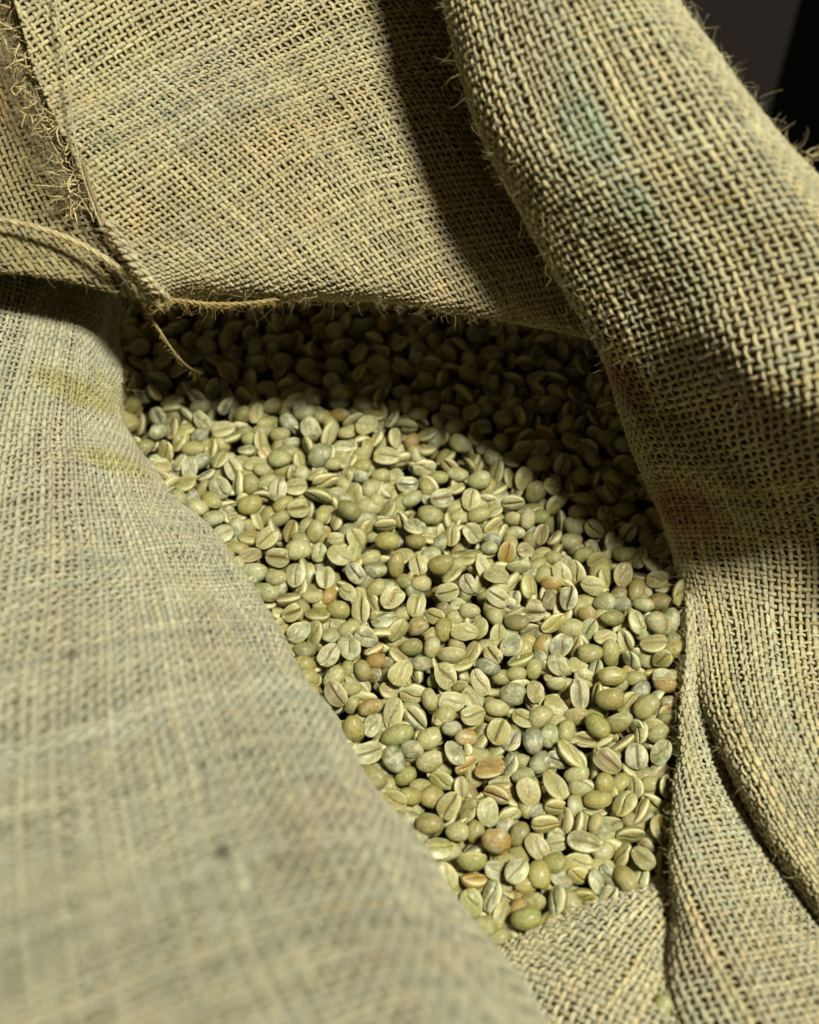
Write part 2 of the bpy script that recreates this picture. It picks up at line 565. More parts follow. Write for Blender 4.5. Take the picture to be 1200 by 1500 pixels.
# ---- back flap
back_rows = [
 [(-30,-110,430),(150,-140,440),(330,-170,455),(500,-190,470),(640,-160,485),(780,-100,495)],
 [(18,-10,430),(190,-40,440),(370,-60,455),(540,-70,470),(690,-30,490),(830,40,500)],
 [(58,120,435),(220,85,445),(400,55,452),(570,40,466),(720,80,492),(850,160,505)],
 [(108,225,442),(270,190,446),(440,165,450),(600,165,460),(740,210,486),(860,280,505)],
 [(160,340,452),(330,310,450),(490,290,450),(640,300,456),(770,340,480),(880,390,500)],
 [(205,400,456),(370,385,453),(530,382,451),(675,395,460),(790,425,478),(900,465,495)],
 [(236,433,466),(400,430,464),(555,442,462),(700,462,472),(800,480,484),(920,505,498)],
 [(240,428,486),(405,424,486),(560,434,485),(705,453,494),(805,472,504),(920,495,515)],
 [(240,400,506),(405,396,508),(560,406,508),(705,425,508),(805,444,514),(920,470,524)]]
for k_ in range(0, 9):
    r_ = back_rows[k_] = [(x_, y_, t_ - (4, 8, 14, 20, 26, 31, 32, 32, 32)[k_]) for x_, y_, t_ in back_rows[k_]]
    if k_ > 6:
        continue
    e_ = 1.0 if k_ < 3 else 2.0
    r_[4] = (*r_[4][:2], r_[4][2] - 10 * e_); r_[5] = (*r_[5][:2], r_[5][2] - 13 * e_); r_[3] = (*r_[3][:2], r_[3][2] - 4 * e_)
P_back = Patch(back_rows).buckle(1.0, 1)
bf = sheet('back_flap', P_back, sack, M_BACKING)
_, n_ = weave('back', P_back, bf, tinted(srgb(194, 181, 132), [(300, 130, 160, 90, 30, srgb(176, 178, 146), .35)]), pitch=2.0, pv=2.0, dom=1, phi=20); TRIS += n_  # base tone lowered to paint in the lamp's falloff on this flap

# ---- folded hem left of the seam
hem_rows = [
 [(-100,-60,440),(-40,-60,441),(30,-40,445),(70,-30,458)],
 [(-100,100,440),(-30,100,441),(50,110,446),(100,115,458)],
 [(-90,230,445),(-10,235,446),(80,235,452),(140,235,464)],
 [(-80,330,452),(10,335,453),(110,345,458),(185,350,470)],
 [(-70,392,462),(40,402,463),(150,418,468),(232,438,478)],
 [(-70,388,484),(40,396,485),(150,411,490),(232,430,496)],
 [(-70,360,500),(40,370,500),(150,390,504),(232,410,508)]]
hem_rows = [[(x_, y_, t_ - (0, 4, 12, 21, 29, 30, 30)[k_] - (7 if x_ > 20 and k_ < 5 else 0)) for x_, y_, t_ in r_] for k_, r_ in enumerate(hem_rows)]
P_hem = Patch(hem_rows).buckle(0.8, 2)
hf = sheet('seam_hem', P_hem, sack, M_BACKING)
_, n_ = weave('hem', P_hem, hf, tinted(srgb(158, 144, 94), [(40, 120, 60, 160, -60, srgb(150, 122, 72), .8)]), pitch=2.1, phi=15); TRIS += n_

# ---- left flap
left_rows = [
 [(-150,392,470),(-50,392,466),(60,398,468),(140,405,476),(172,410,488),(168,412,508)],
 [(-180,500,440),(-60,490,440),(50,495,446),(130,505,459),(173,520,477),(169,524,502)],
 [(-220,640,410),(-90,610,412),(40,600,421),(130,605,440),(184,620,467),(182,626,497)],
 [(-260,800,375),(-110,760,378),(50,720,391),(165,700,417),(232,705,452),(232,714,484)],
 [(-300,1000,330),(-120,930,336),(80,870,352),(230,830,382),(328,820,422),(332,832,458)],
 [(-320,1230,284),(-100,1120,294),(120,1040,314),(300,980,348),(424,968,392),(430,982,428)],
 [(-300,1450,246),(-60,1320,258),(190,1210,284),(390,1130,320),(522,1122,364),(530,1138,402)],
 [(-220,1680,214),(20,1540,226),(290,1400,252),(500,1310,290),(646,1298,336),(654,1314,378)],
 [(-100,1900,192),(160,1740,202),(420,1590,226),(640,1490,262),(790,1490,312),(798,1504,354)],
 [(20,2100,176),(320,1930,184),(570,1780,206),(800,1680,240),(930,1680,288),(938,1694,330)]]
for k_, f_ in ((5, .96), (6, .92), (7, .89), (8, .88), (9, .88)):
    left_rows[k_] = [(x_, y_, t_ * f_) for x_, y_, t_ in left_rows[k_]]
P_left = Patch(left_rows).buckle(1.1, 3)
lf = sheet('left_flap', P_left, sack, M_BACKING)
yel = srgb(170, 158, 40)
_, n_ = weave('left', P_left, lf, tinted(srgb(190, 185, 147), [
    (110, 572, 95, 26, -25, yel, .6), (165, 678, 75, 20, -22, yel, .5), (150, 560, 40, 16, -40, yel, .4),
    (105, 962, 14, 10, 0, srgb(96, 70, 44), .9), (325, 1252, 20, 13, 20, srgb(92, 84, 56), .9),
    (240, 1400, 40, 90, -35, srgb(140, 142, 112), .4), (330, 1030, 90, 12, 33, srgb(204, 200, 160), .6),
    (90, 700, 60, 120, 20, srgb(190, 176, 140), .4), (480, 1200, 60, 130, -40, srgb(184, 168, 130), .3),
    (30, 1400, 60, 90, -30, srgb(145, 146, 116), .4)], green=0.28, gseed=8), pitch=2.15, pv=2.3, phi=-8, sub=3); TRIS += n_  # cooler base tone puts this flap's cooler light into the colour

# ---- right fold, a thick roll of cloth
right_rows = [
 [(625,-170,430),(615,-180,398),(680,-210,376),(780,-240,364),(870,-230,360),(910,-200,378),(900,-180,420)],
 [(664,10,424),(655,0,390),(715,-35,370),(815,-70,358),(915,-70,353),(967,-45,372),(957,-20,415)],
 [(700,160,420),(692,150,386),(757,105,366),(865,50,354),(985,30,349),(1052,80,366),(1042,100,410)],
 [(750,270,418),(742,262,384),(810,215,364),(925,165,352),(1055,130,347),(1138,192,362),(1128,215,405)],
 [(808,378,422),(801,368,390),(875,328,370),(1000,285,355),(1135,250,345),(1222,292,356),(1215,312,400)],
 [(876,496,438),(869,487,408),(945,455,386),(1070,415,364),(1215,375,348),(1320,390,348),(1320,410,395)],
 [(917,600,456),(910,592,428),(985,575,402),(1105,545,361),(1260,500,346),(1400,480,340),(1400,500,390)],
 [(954,700,466),(947,692,442),(1020,690,423),(1130,675,390),(1270,640,350),(1430,590,342),(1440,620,390)],
 [(993,800,468),(986,792,453),(1055,797,443),(1160,800,432),(1285,780,416),(1430,720,358),(1450,740,395)],
 [(1016,905,465),(1011,897,452),(1075,905,443),(1165,925,435),(1280,930,424),(1420,900,378),(1450,910,405)],
 [(1042,1050,452),(1038,1045,419),(1100,1040,403),(1185,1050,398),(1295,1065,390),(1420,1060,370),(1450,1070,390)],
 [(1112,1200,430),(1108,1195,393),(1165,1180,382),(1240,1180,374),(1330,1190,367),(1430,1200,360),(1455,1210,385)],
 [(1207,1345,410),(1203,1338,378),(1250,1320,370),(1310,1310,364),(1380,1320,358),(1450,1330,352),(1465,1340,380)],
 [(1320,1500,390),(1316,1492,362),(1350,1470,356),(1400,1460,350),(1450,1460,346),(1500,1470,340),(1510,1480,370)]]
right_rows.insert(0, [(p_[0] - 60, p_[1] - 330, p_[2] + 20) for p_ in right_rows[0]])
P_right = Patch(right_rows).buckle(0.75, 4)
rf = sheet('right_fold', P_right, sack, M_BACKING, extra_right=[(0.02, 0, -0.10), (0.01, 0, -0.16)], extra_left=[tuple(F * 0.07 + R * 0.03)])  # extra_left: unseen wing added to stop light leaking behind the roll
red = srgb(150, 70, 40)
_, n_ = weave('right', P_right, rf, tinted(srgb(199, 189, 142), [
    (925, 570, 66, 26, -58, red, .75), (1005, 745, 78, 44, -35, red, .6), (1075, 700, 60, 30, -60, srgb(140, 92, 62), .35),
    (1000, 635, 110, 40, -35, srgb(112, 124, 62), .6), (860, 190, 90, 45, -58, srgb(130, 160, 130), .45), (930, 300, 70, 34, -55, srgb(130, 160, 126), .4),
    (1080, 560, 120, 36, -48, srgb(170, 138, 110), .45), (1150, 640, 90, 40, -45, srgb(176, 140, 118), .4), (1120, 740, 90, 26, -38, srgb(160, 142, 60), .4),
    (1062, 292, 14, 10, 0, srgb(190, 160, 90), .8), (818, 80, 9, 6, 0, srgb(140, 92, 40), .8)], green=0.3, gseed=15), pitch=2.2, pv=2.35); TRIS += n_

# ---- narrow side panel low on the right
side_rows = [
 [(1016,850,472),(1008,840,462),(1040,850,460),(1090,870,462),(1140,890,466)],
 [(1008,1000,446),(1001,995,430),(1035,1005,430),(1090,1015,444),(1150,1030,460)],
 [(1004,1150,428),(997,1145,404),(1045,1150,402),(1110,1165,420),(1180,1190,440)],
 [(998,1300,408),(991,1295,380),(1055,1300,370),(1140,1315,376),(1230,1345,398)],
 [(992,1420,392),(984,1415,360),(1065,1420,345),(1170,1430,346),(1290,1450,372)],
 [(985,1560,370),(974,1555,340),(1075,1560,320),(1200,1560,318),(1340,1570,345)]]
P_side = Patch(side_rows).buckle(0.8, 5)
sf = sheet('side_panel', P_side, sack, M_BACKING)
_, n_ = weave('side', P_side, sf, tinted(srgb(202, 193, 148), [], gseed=21), pitch=2.1, pv=2.3, phi=18, sub=3); TRIS += n_

# ---- front flap at the bottom of the opening
front_rows = [
 [(690,1395,398),(790,1362,400),(900,1310,406),(1015,1262,414)],
 [(722,1398,380),(825,1352,380),(920,1312,386),(1003,1288,396)],
 [(752,1440,368),(845,1400,366),(930,1368,370),(1002,1350,380)],
 [(795,1505,355),(880,1468,352),(955,1440,355),(1004,1420,366)],
 [(850,1600,340),(925,1560,336),(990,1530,338),(1030,1500,352)]]
P_front = Patch(front_rows).buckle(0.8, 6)
ff = sheet('front_flap', P_front, sack, M_BACKING)
_, n_ = weave('front', P_front, ff, tinted(srgb(202, 193, 148), [], gseed=27), pitch=2.45, phi=38); TRIS += n_

# ---- body of the sack below the opening
def sack_body():
    nA, nz = 64, 14
    co = []
    for k in range(nz):
        z = -0.012 - 0.34 * k / (nz - 1)
        s = 1 + 0.13 * math.sin(math.pi * (k / (nz - 1)) ** 0.8)
        for a in range(nA):
            th = 2 * math.pi * a / nA
            w = 1 + 0.02 * math.sin(5 * th + k * .4) + 0.012 * math.sin(11 * th - k)
            co.append((0.02 + 0.155 * s * w * math.cos(th), 0.005 + 0.165 * s * w * math.sin(th), z))
    q = [[k * nA + a, (k + 1) * nA + a, (k + 1) * nA + (a + 1) % nA, k * nA + (a + 1) % nA] for k in range(nz - 1) for a in range(nA)]
    return mesh_from('sack_body', co, q)


m_body, nt_, b_ = nodes_of('burlap_body')
tc_ = N(nt_, 'ShaderNodeTexCoord')
ws = []
for ax in ('X', 'Z'):
    w_ = N(nt_, 'ShaderNodeTexWave', bands_direction=ax); w_.inputs['Scale'].default_value = 130
    w_.inputs['Distortion'].default_value = 1.5; nt_.links.new(tc_.outputs['Object'], w_.inputs[0]); ws.append(w_.outputs[1])
mm_ = N(nt_, 'ShaderNodeMath', operation='MULTIPLY'); nt_.links.new(ws[0], mm_.inputs[0]); nt_.links.new(ws[1], mm_.inputs[1])
nt_.links.new(mixc(nt_, mm_.outputs[0], tuple(srgb(110, 92, 52)), tuple(BASE)), b_.inputs['Base Color'])
nt_.links.new(bump(nt_, mm_.outputs[0], 0.8, 0.001), b_.inputs['Normal']); b_.inputs['Roughness'].default_value = 0.9
link('sack_body', sack_body(), m_body, sack)


# ------------------------------------------------------------------ threads, stitches, fibres
def tubes(paths, radii, sides=5, taper=True):
    """paths (n, k, 3) -> vertices, quads"""
    n, k, _ = paths.shape
    T = np.gradient(paths, axis=1); T /= np.linalg.norm(T, axis=-1, keepdims=True) + 1e-12
    ref = np.array([0.31, 0.52, 0.79])
    B = np.cross(T, ref); B /= np.linalg.norm(B, axis=-1, keepdims=True) + 1e-12
    K = np.cross(T, B)
    ang = np.linspace(0, 2 * math.pi, sides, endpoint=False)
    r = radii[:, None] * (np.linspace(1, 0.35, k)[None] if taper else 1.0) * np.ones((n, k)) if radii.ndim == 1 else radii
    V = paths[:, :, None] + r[:, :, None, None] * (B[:, :, None] * np.cos(ang)[None, None, :, None] + K[:, :, None] * np.sin(ang)[None, None, :, None])
    ii = np.arange(n)[:, None, None] * k * sides + np.arange(k - 1)[None, :, None] * sides
    s0 = np.arange(sides)[None, None]; s1 = (s0 + 1) % sides
    q = np.stack([ii + s0, ii + s1, ii + sides + s1, ii + sides + s0], -1).reshape(-1, 4)
    return V.reshape(-1, 3), q


def curl_paths(P0, D, L, k=5, wob=0.45):
    n = len(P0)
    p = P0.copy(); d = D / (np.linalg.norm(D, axis=1, keepdims=True) + 1e-12)
    out = [p.copy()]
    turn = RNG.normal(size=(n, 3)) * wob
    for _ in range(k - 1):
        d = d + turn + RNG.normal(size=(n, 3)) * wob * 0.4
        d /= np.linalg.norm(d, axis=1, keepdims=True)
        p = p + d * (L / (k - 1))[:, None]
        out.append(p.copy())
    return np.stack(out, 1)


def fuzz(parent, src, n, lmin, lmax, r, lift=0.5, wob=0.4, shade=1.0, k=5):
    Cs, Ns, Ts, Co = src
    i = RNG.integers(len(Cs), size=n)
    sgn = np.where(RNG.random(n) < 0.5, -1, 1)[:, None]
    D = Ts[i] * sgn + Ns[i] * lift * (0.3 + RNG.random((n, 1))) + RNG.normal(size=(n, 3)) * 0.45
    L = lmin + (lmax - lmin) * RNG.random(n) ** 2
    pts = curl_paths(Cs[i] + Ns[i] * 0.0005, D, L, k=k, wob=wob)
    V, q = tubes(pts, np.full(n, r) * (0.6 + 0.8 * RNG.random(n)), sides=3)
    me = mesh_from('fibre_fuzz', V, q)
    c = np.repeat(np.clip(Co[i] * shade * (0.8 + 0.5 * RNG.random((n, 1))), 0, .8), pts.shape[1] * 3, 0)
    add_attr(me, 'tint', c, 'FLOAT_COLOR')
    return link('fibre_fuzz', me, M_FIBRE, parent, kind='stuff')


par = {'back': bf, 'hem': hf, 'left': lf, 'right': rf, 'side': sf, 'front': ff}
cnt = {'back': 2800, 'hem': 900, 'left': 1300, 'right': 1800, 'side': 700, 'front': 400}
for nm in par:
    parts = [s for s in FUZZ_SRC if s[0] == nm]
    src = tuple(np.vstack([p[k] for p in parts]) for k in (1, 2, 3, 4))
    fuzz(par[nm], src, cnt[nm], 0.002, 0.0062, 0.00004)
    fuzz(par[nm], src, int(cnt[nm] * 2.2), 0.0012, 0.0030, 0.00004, lift=0.25, shade=1.05, k=3)


def near(pts):
    """follow the lean of the flap: pieces lower down lie nearer"""
    return [(x, y, t - float(np.interp(y, [-20, 120, 225, 340, 400, 440], [6, 13, 20, 26, 31, 32]))) for x, y, t in pts]


def along(pts, n=60, wob=0.0):
    """smooth path through (px, py, t) points"""
    P = np.array([at(*p) for p in pts]); k = len(P)
    x = np.linspace(0, k - 1 - 1e-6, n); i = x.astype(int); f = (x - i)[:, None]
    g = lambda j: P[np.clip(j, 0, k - 1)]
    a, b, c, d = g(i - 1), g(i), g(i + 1), g(i + 2)
    out = b + .5 * f * (c - a + f * (2 * a - 5 * b + 4 * c - d + f * (3 * (b - c) + d - a)))
    if wob:
        out = out + smooth_noise(n, 3, 5).T * wob
    return out


def yarn_obj(name, path, rad, col, parent, plies=2, turns=0.9, fuzz_n=0, **props):
    """a twisted thread: plies wound round each other"""
    n = len(path)
    T = np.gradient(path, axis=0); L = np.concatenate([[0], np.cumsum(np.linalg.norm(np.diff(path, axis=0), axis=1))])
    T /= np.linalg.norm(T, axis=1, keepdims=True)
    B = np.cross(T, np.array([.3, .5, .8])); B /= np.linalg.norm(B, axis=1, keepdims=True); K = np.cross(T, B)
    ph = L / (rad * 2 * 3.2) * 2 * math.pi * turns
    ps = []
    for k in range(plies):
        a = ph + 2 * math.pi * k / plies
        ps.append(path + (B * np.cos(a)[:, None] + K * np.sin(a)[:, None]) * rad * 0.5)
    r = np.clip(rad * 0.62 * (1 + 0.15 * smooth_noise(n, plies, 6)), rad * .3, rad * 1.2)
    V, q = tubes(np.array(ps), r, sides=7)
    me = mesh_from(name, V, q)
    add_attr(me, 'tint', np.repeat(np.clip(np.array(col)[None] * (1 + .12 * RNG.normal(size=(plies * n, 1))), .01, .8), 7, 0), 'FLOAT_COLOR')
    W = np.repeat(L / rad * 0.25, 7)
    an = np.tile(np.linspace(0, 1, 7, endpoint=False), n)
    st = np.stack([W, np.sin(an * 6.28) * 1.2, np.cos(an * 6.28) * 1.2], 1)
    add_attr(me, 'strand', np.vstack([st + 11 * k for k in range(plies)]), 'FLOAT_VECTOR')
    o = link(name, me, M_YARN, parent, **props)
    if fuzz_n:
        fuzz(o, (path, K, T, np.repeat(np.array(col)[None], n, 0)), fuzz_n, 0.001, 0.005, 0.00005, lift=0.9)
    return o


pale = srgb(188, 170, 118)
yarn_obj('hem_thread', along(near([(-30,320,448),(20,325,447),(70,338,446),(120,358,446),(160,382,448),(200,410,458),(235,436,464)]), 90), 0.0008, pale, sack, plies=3, turns=0.5, fuzz_n=320,
         label='pale loose thread crossing the seam hem to the knot')
yarn_obj('rim_thread', along(near([(236,438,464),(265,440,464),(310,445,463),(360,444,463),(400,439,464),(440,430,470)]), 90), 0.00062, srgb(176, 150, 84), sack, fuzz_n=260,
         label='thin thread running right from the knot under the rim')
yarn_obj('hanging_thread', along([(208,438,440),(216,455,440),(236,488,444),(258,520,454),(276,538,470),(294,546,490)], 80), 0.0005, srgb(170, 148, 84), sack, fuzz_n=60,
         label='loose thread end hanging down over the beans')
yarn_obj('seam_thread', along(near([(78,-20,421),(86,30,421),(96,90,424),(104,160,428),(116,235,434),(138,305,441),(160,355,447)]), 90), 0.00042, srgb(190, 178, 134), sack, fuzz_n=80,
         label='thin sewing thread running down beside the seam')
yarn_obj('crease_strand', along(near([(120,235,440),(138,290,444),(158,345,450),(172,372,453)]), 60), 0.00055, srgb(150, 126, 76), sack, fuzz_n=160, label='short brown strand standing for the dark crease in the seam')  # brown strand drawn in place of the crease's shade
# chain stitches down to the knot
st_pts = [(166,332),(170,345),(176,357),(183,368),(191,379),(199,390),(207,401),(215,411),(223,420),(230,429)]
for i, (x, y) in enumerate(st_pts):
    t = 436 + i * 2.4
    yarn_obj('stitch', along(near([(x - 13, y - 1, t + 4), (x - 5, y - 4, t - 1), (x + 5, y - 1, t - 1), (x + 14, y + 7, t + 4)]), 16), 0.0010, srgb(196, 182, 138), sack, plies=2, turns=0.7, fuzz_n=14)
# knot
kn = []
kc = at(234, 436, 431)
kk = np.linspace(0, 2 * math.pi * 3, 120)
kpath = np.stack([kc[0] + 0.0022 * np.cos(kk) * np.cos(kk * 0.37), kc[1] + 0.0019 * np.sin(kk), kc[2] + 0.0019 * np.cos(kk + 1) * np.sin(kk * 0.41)], 1)
yarn_obj('knot', kpath, 0.0008, srgb(178, 156, 100), sack, fuzz_n=260)
# frayed raw edge along the seam
def fringe(n, a, b_, lo, hi, col, r=0.00007, spread=0.004, wob=0.35, name='frayed_edge'):
    path = along(a, 200)
    i = RNG.integers(200, size=n)
    P0 = path[i] + RNG.normal(size=(n, 3)) * np.array([spread, spread, spread * .5])
    D = np.repeat(np.array([b_], float), n, 0) + RNG.normal(size=(n, 3)) * 0.7
    pts = curl_paths(P0, D, lo + (hi - lo) * RNG.random(n), wob=wob)
    V, q = tubes(pts, np.full(n, r) * (0.7 + 0.9 * RNG.random(n)), sides=3)
    me = mesh_from(name, V, q)
    c = np.clip(np.array(col)[None] * (0.6 + 0.7 * RNG.random((n, 1))), .01, .7)
    add_attr(me, 'tint', np.repeat(c, pts.shape[1] * 3, 0), 'FLOAT_COLOR')
    return link(name, me, M_FIBRE, sack, kind='stuff')


fringe(1100, near([(0,-20,435),(20,60,436),(42,130,438),(66,190,441),(88,250,444),(112,300,449)]), (-0.75, 0.3, 0.1), 0.003, 0.008, srgb(134, 122, 86), spread=0.0032, name='frayed_edge')
fringe(230, near([(10,-20,431),(30,60,432),(50,130,434),(74,190,437),(96,250,440),(120,310,445)]), (-0.9, -0.25, 0.25), 0.003, 0.007, srgb(156, 140, 96), r=0.00026, spread=0.0026, wob=0.5, name='frayed_yarn')
fringe(45, near([(240,440,468),(330,446,466),(430,440,464)]), (0.3, -0.3, -0.8), 0.003, 0.011, srgb(160, 140, 90), r=0.000034, spread=0.001, wob=0.7, name='rim_fuzz')
fringe(150, near([(430,434,464),(560,446,462),(700,466,462),(850,492,470)]), (0.3, -0.3, -0.8), 0.0015, 0.005, srgb(160, 140, 90), r=0.000034, spread=0.0013, wob=0.7, name='rim_fuzz')
fringe(190, [(655,0,390),(692,150,386),(742,262,384),(801,368,390),(869,487,408),(910,592,428),(947,692,442),(986,792,448),(1008,890,446),(1003,1000,430)], (-0.8, -0.3, -0.4), 0.002, 0.007, srgb(170, 150, 90), r=0.000034, spread=0.0012, wob=0.6, name='rim_fuzz')
fringe(70, [(965,-40,374),(1052,82,368),(1138,194,364),(1222,292,358)], (0.8, 0.3, 0.4), 0.002, 0.007, srgb(176, 160, 110), r=0.000034, spread=0.001, wob=0.6, name='rim_fuzz')
fringe(14, [(1165,225,362),(1195,235,362)], (0.8, 0.3, 0.4), 0.005, 0.012, srgb(186, 170, 120), r=0.00008, spread=0.001, wob=0.6, name='rim_fuzz')
fringe(160, [(173,500,480),(180,600,470),(186,630,468)], (0.8, -0.1, 0.3), 0.002, 0.007, srgb(170, 150, 90), r=0.000034, spread=0.001, wob=0.6, name='rim_fuzz')
fringe(160, [(997,900,448),(1000,1000,428),(996,1150,404),(991,1295,382)], (-0.8, -0.1, 0.3), 0.002, 0.005, srgb(170, 150, 100), r=0.000034, spread=0.001, wob=0.6, name='rim_fuzz')

# ------------------------------------------------------------------ beans
COLS = {'p': ('pale green', (186, 181, 118)), 'y': ('yellow', (186, 174, 88)), 'o': ('orange', (190, 148, 58)),
        'g': ('grey-green', (142, 148, 110)), 'b': ('blue-grey', (128, 138, 122)), 't': ('tan', (168, 152, 84)),
        'n': ('brown', (124, 102, 52)), 'c': ('cream', (206, 198, 138)), 'v': ('olive', (142, 140, 74)),
        'm': ('mint', (182, 186, 130)), 'l': ('yellow-green', (168, 170, 84))}
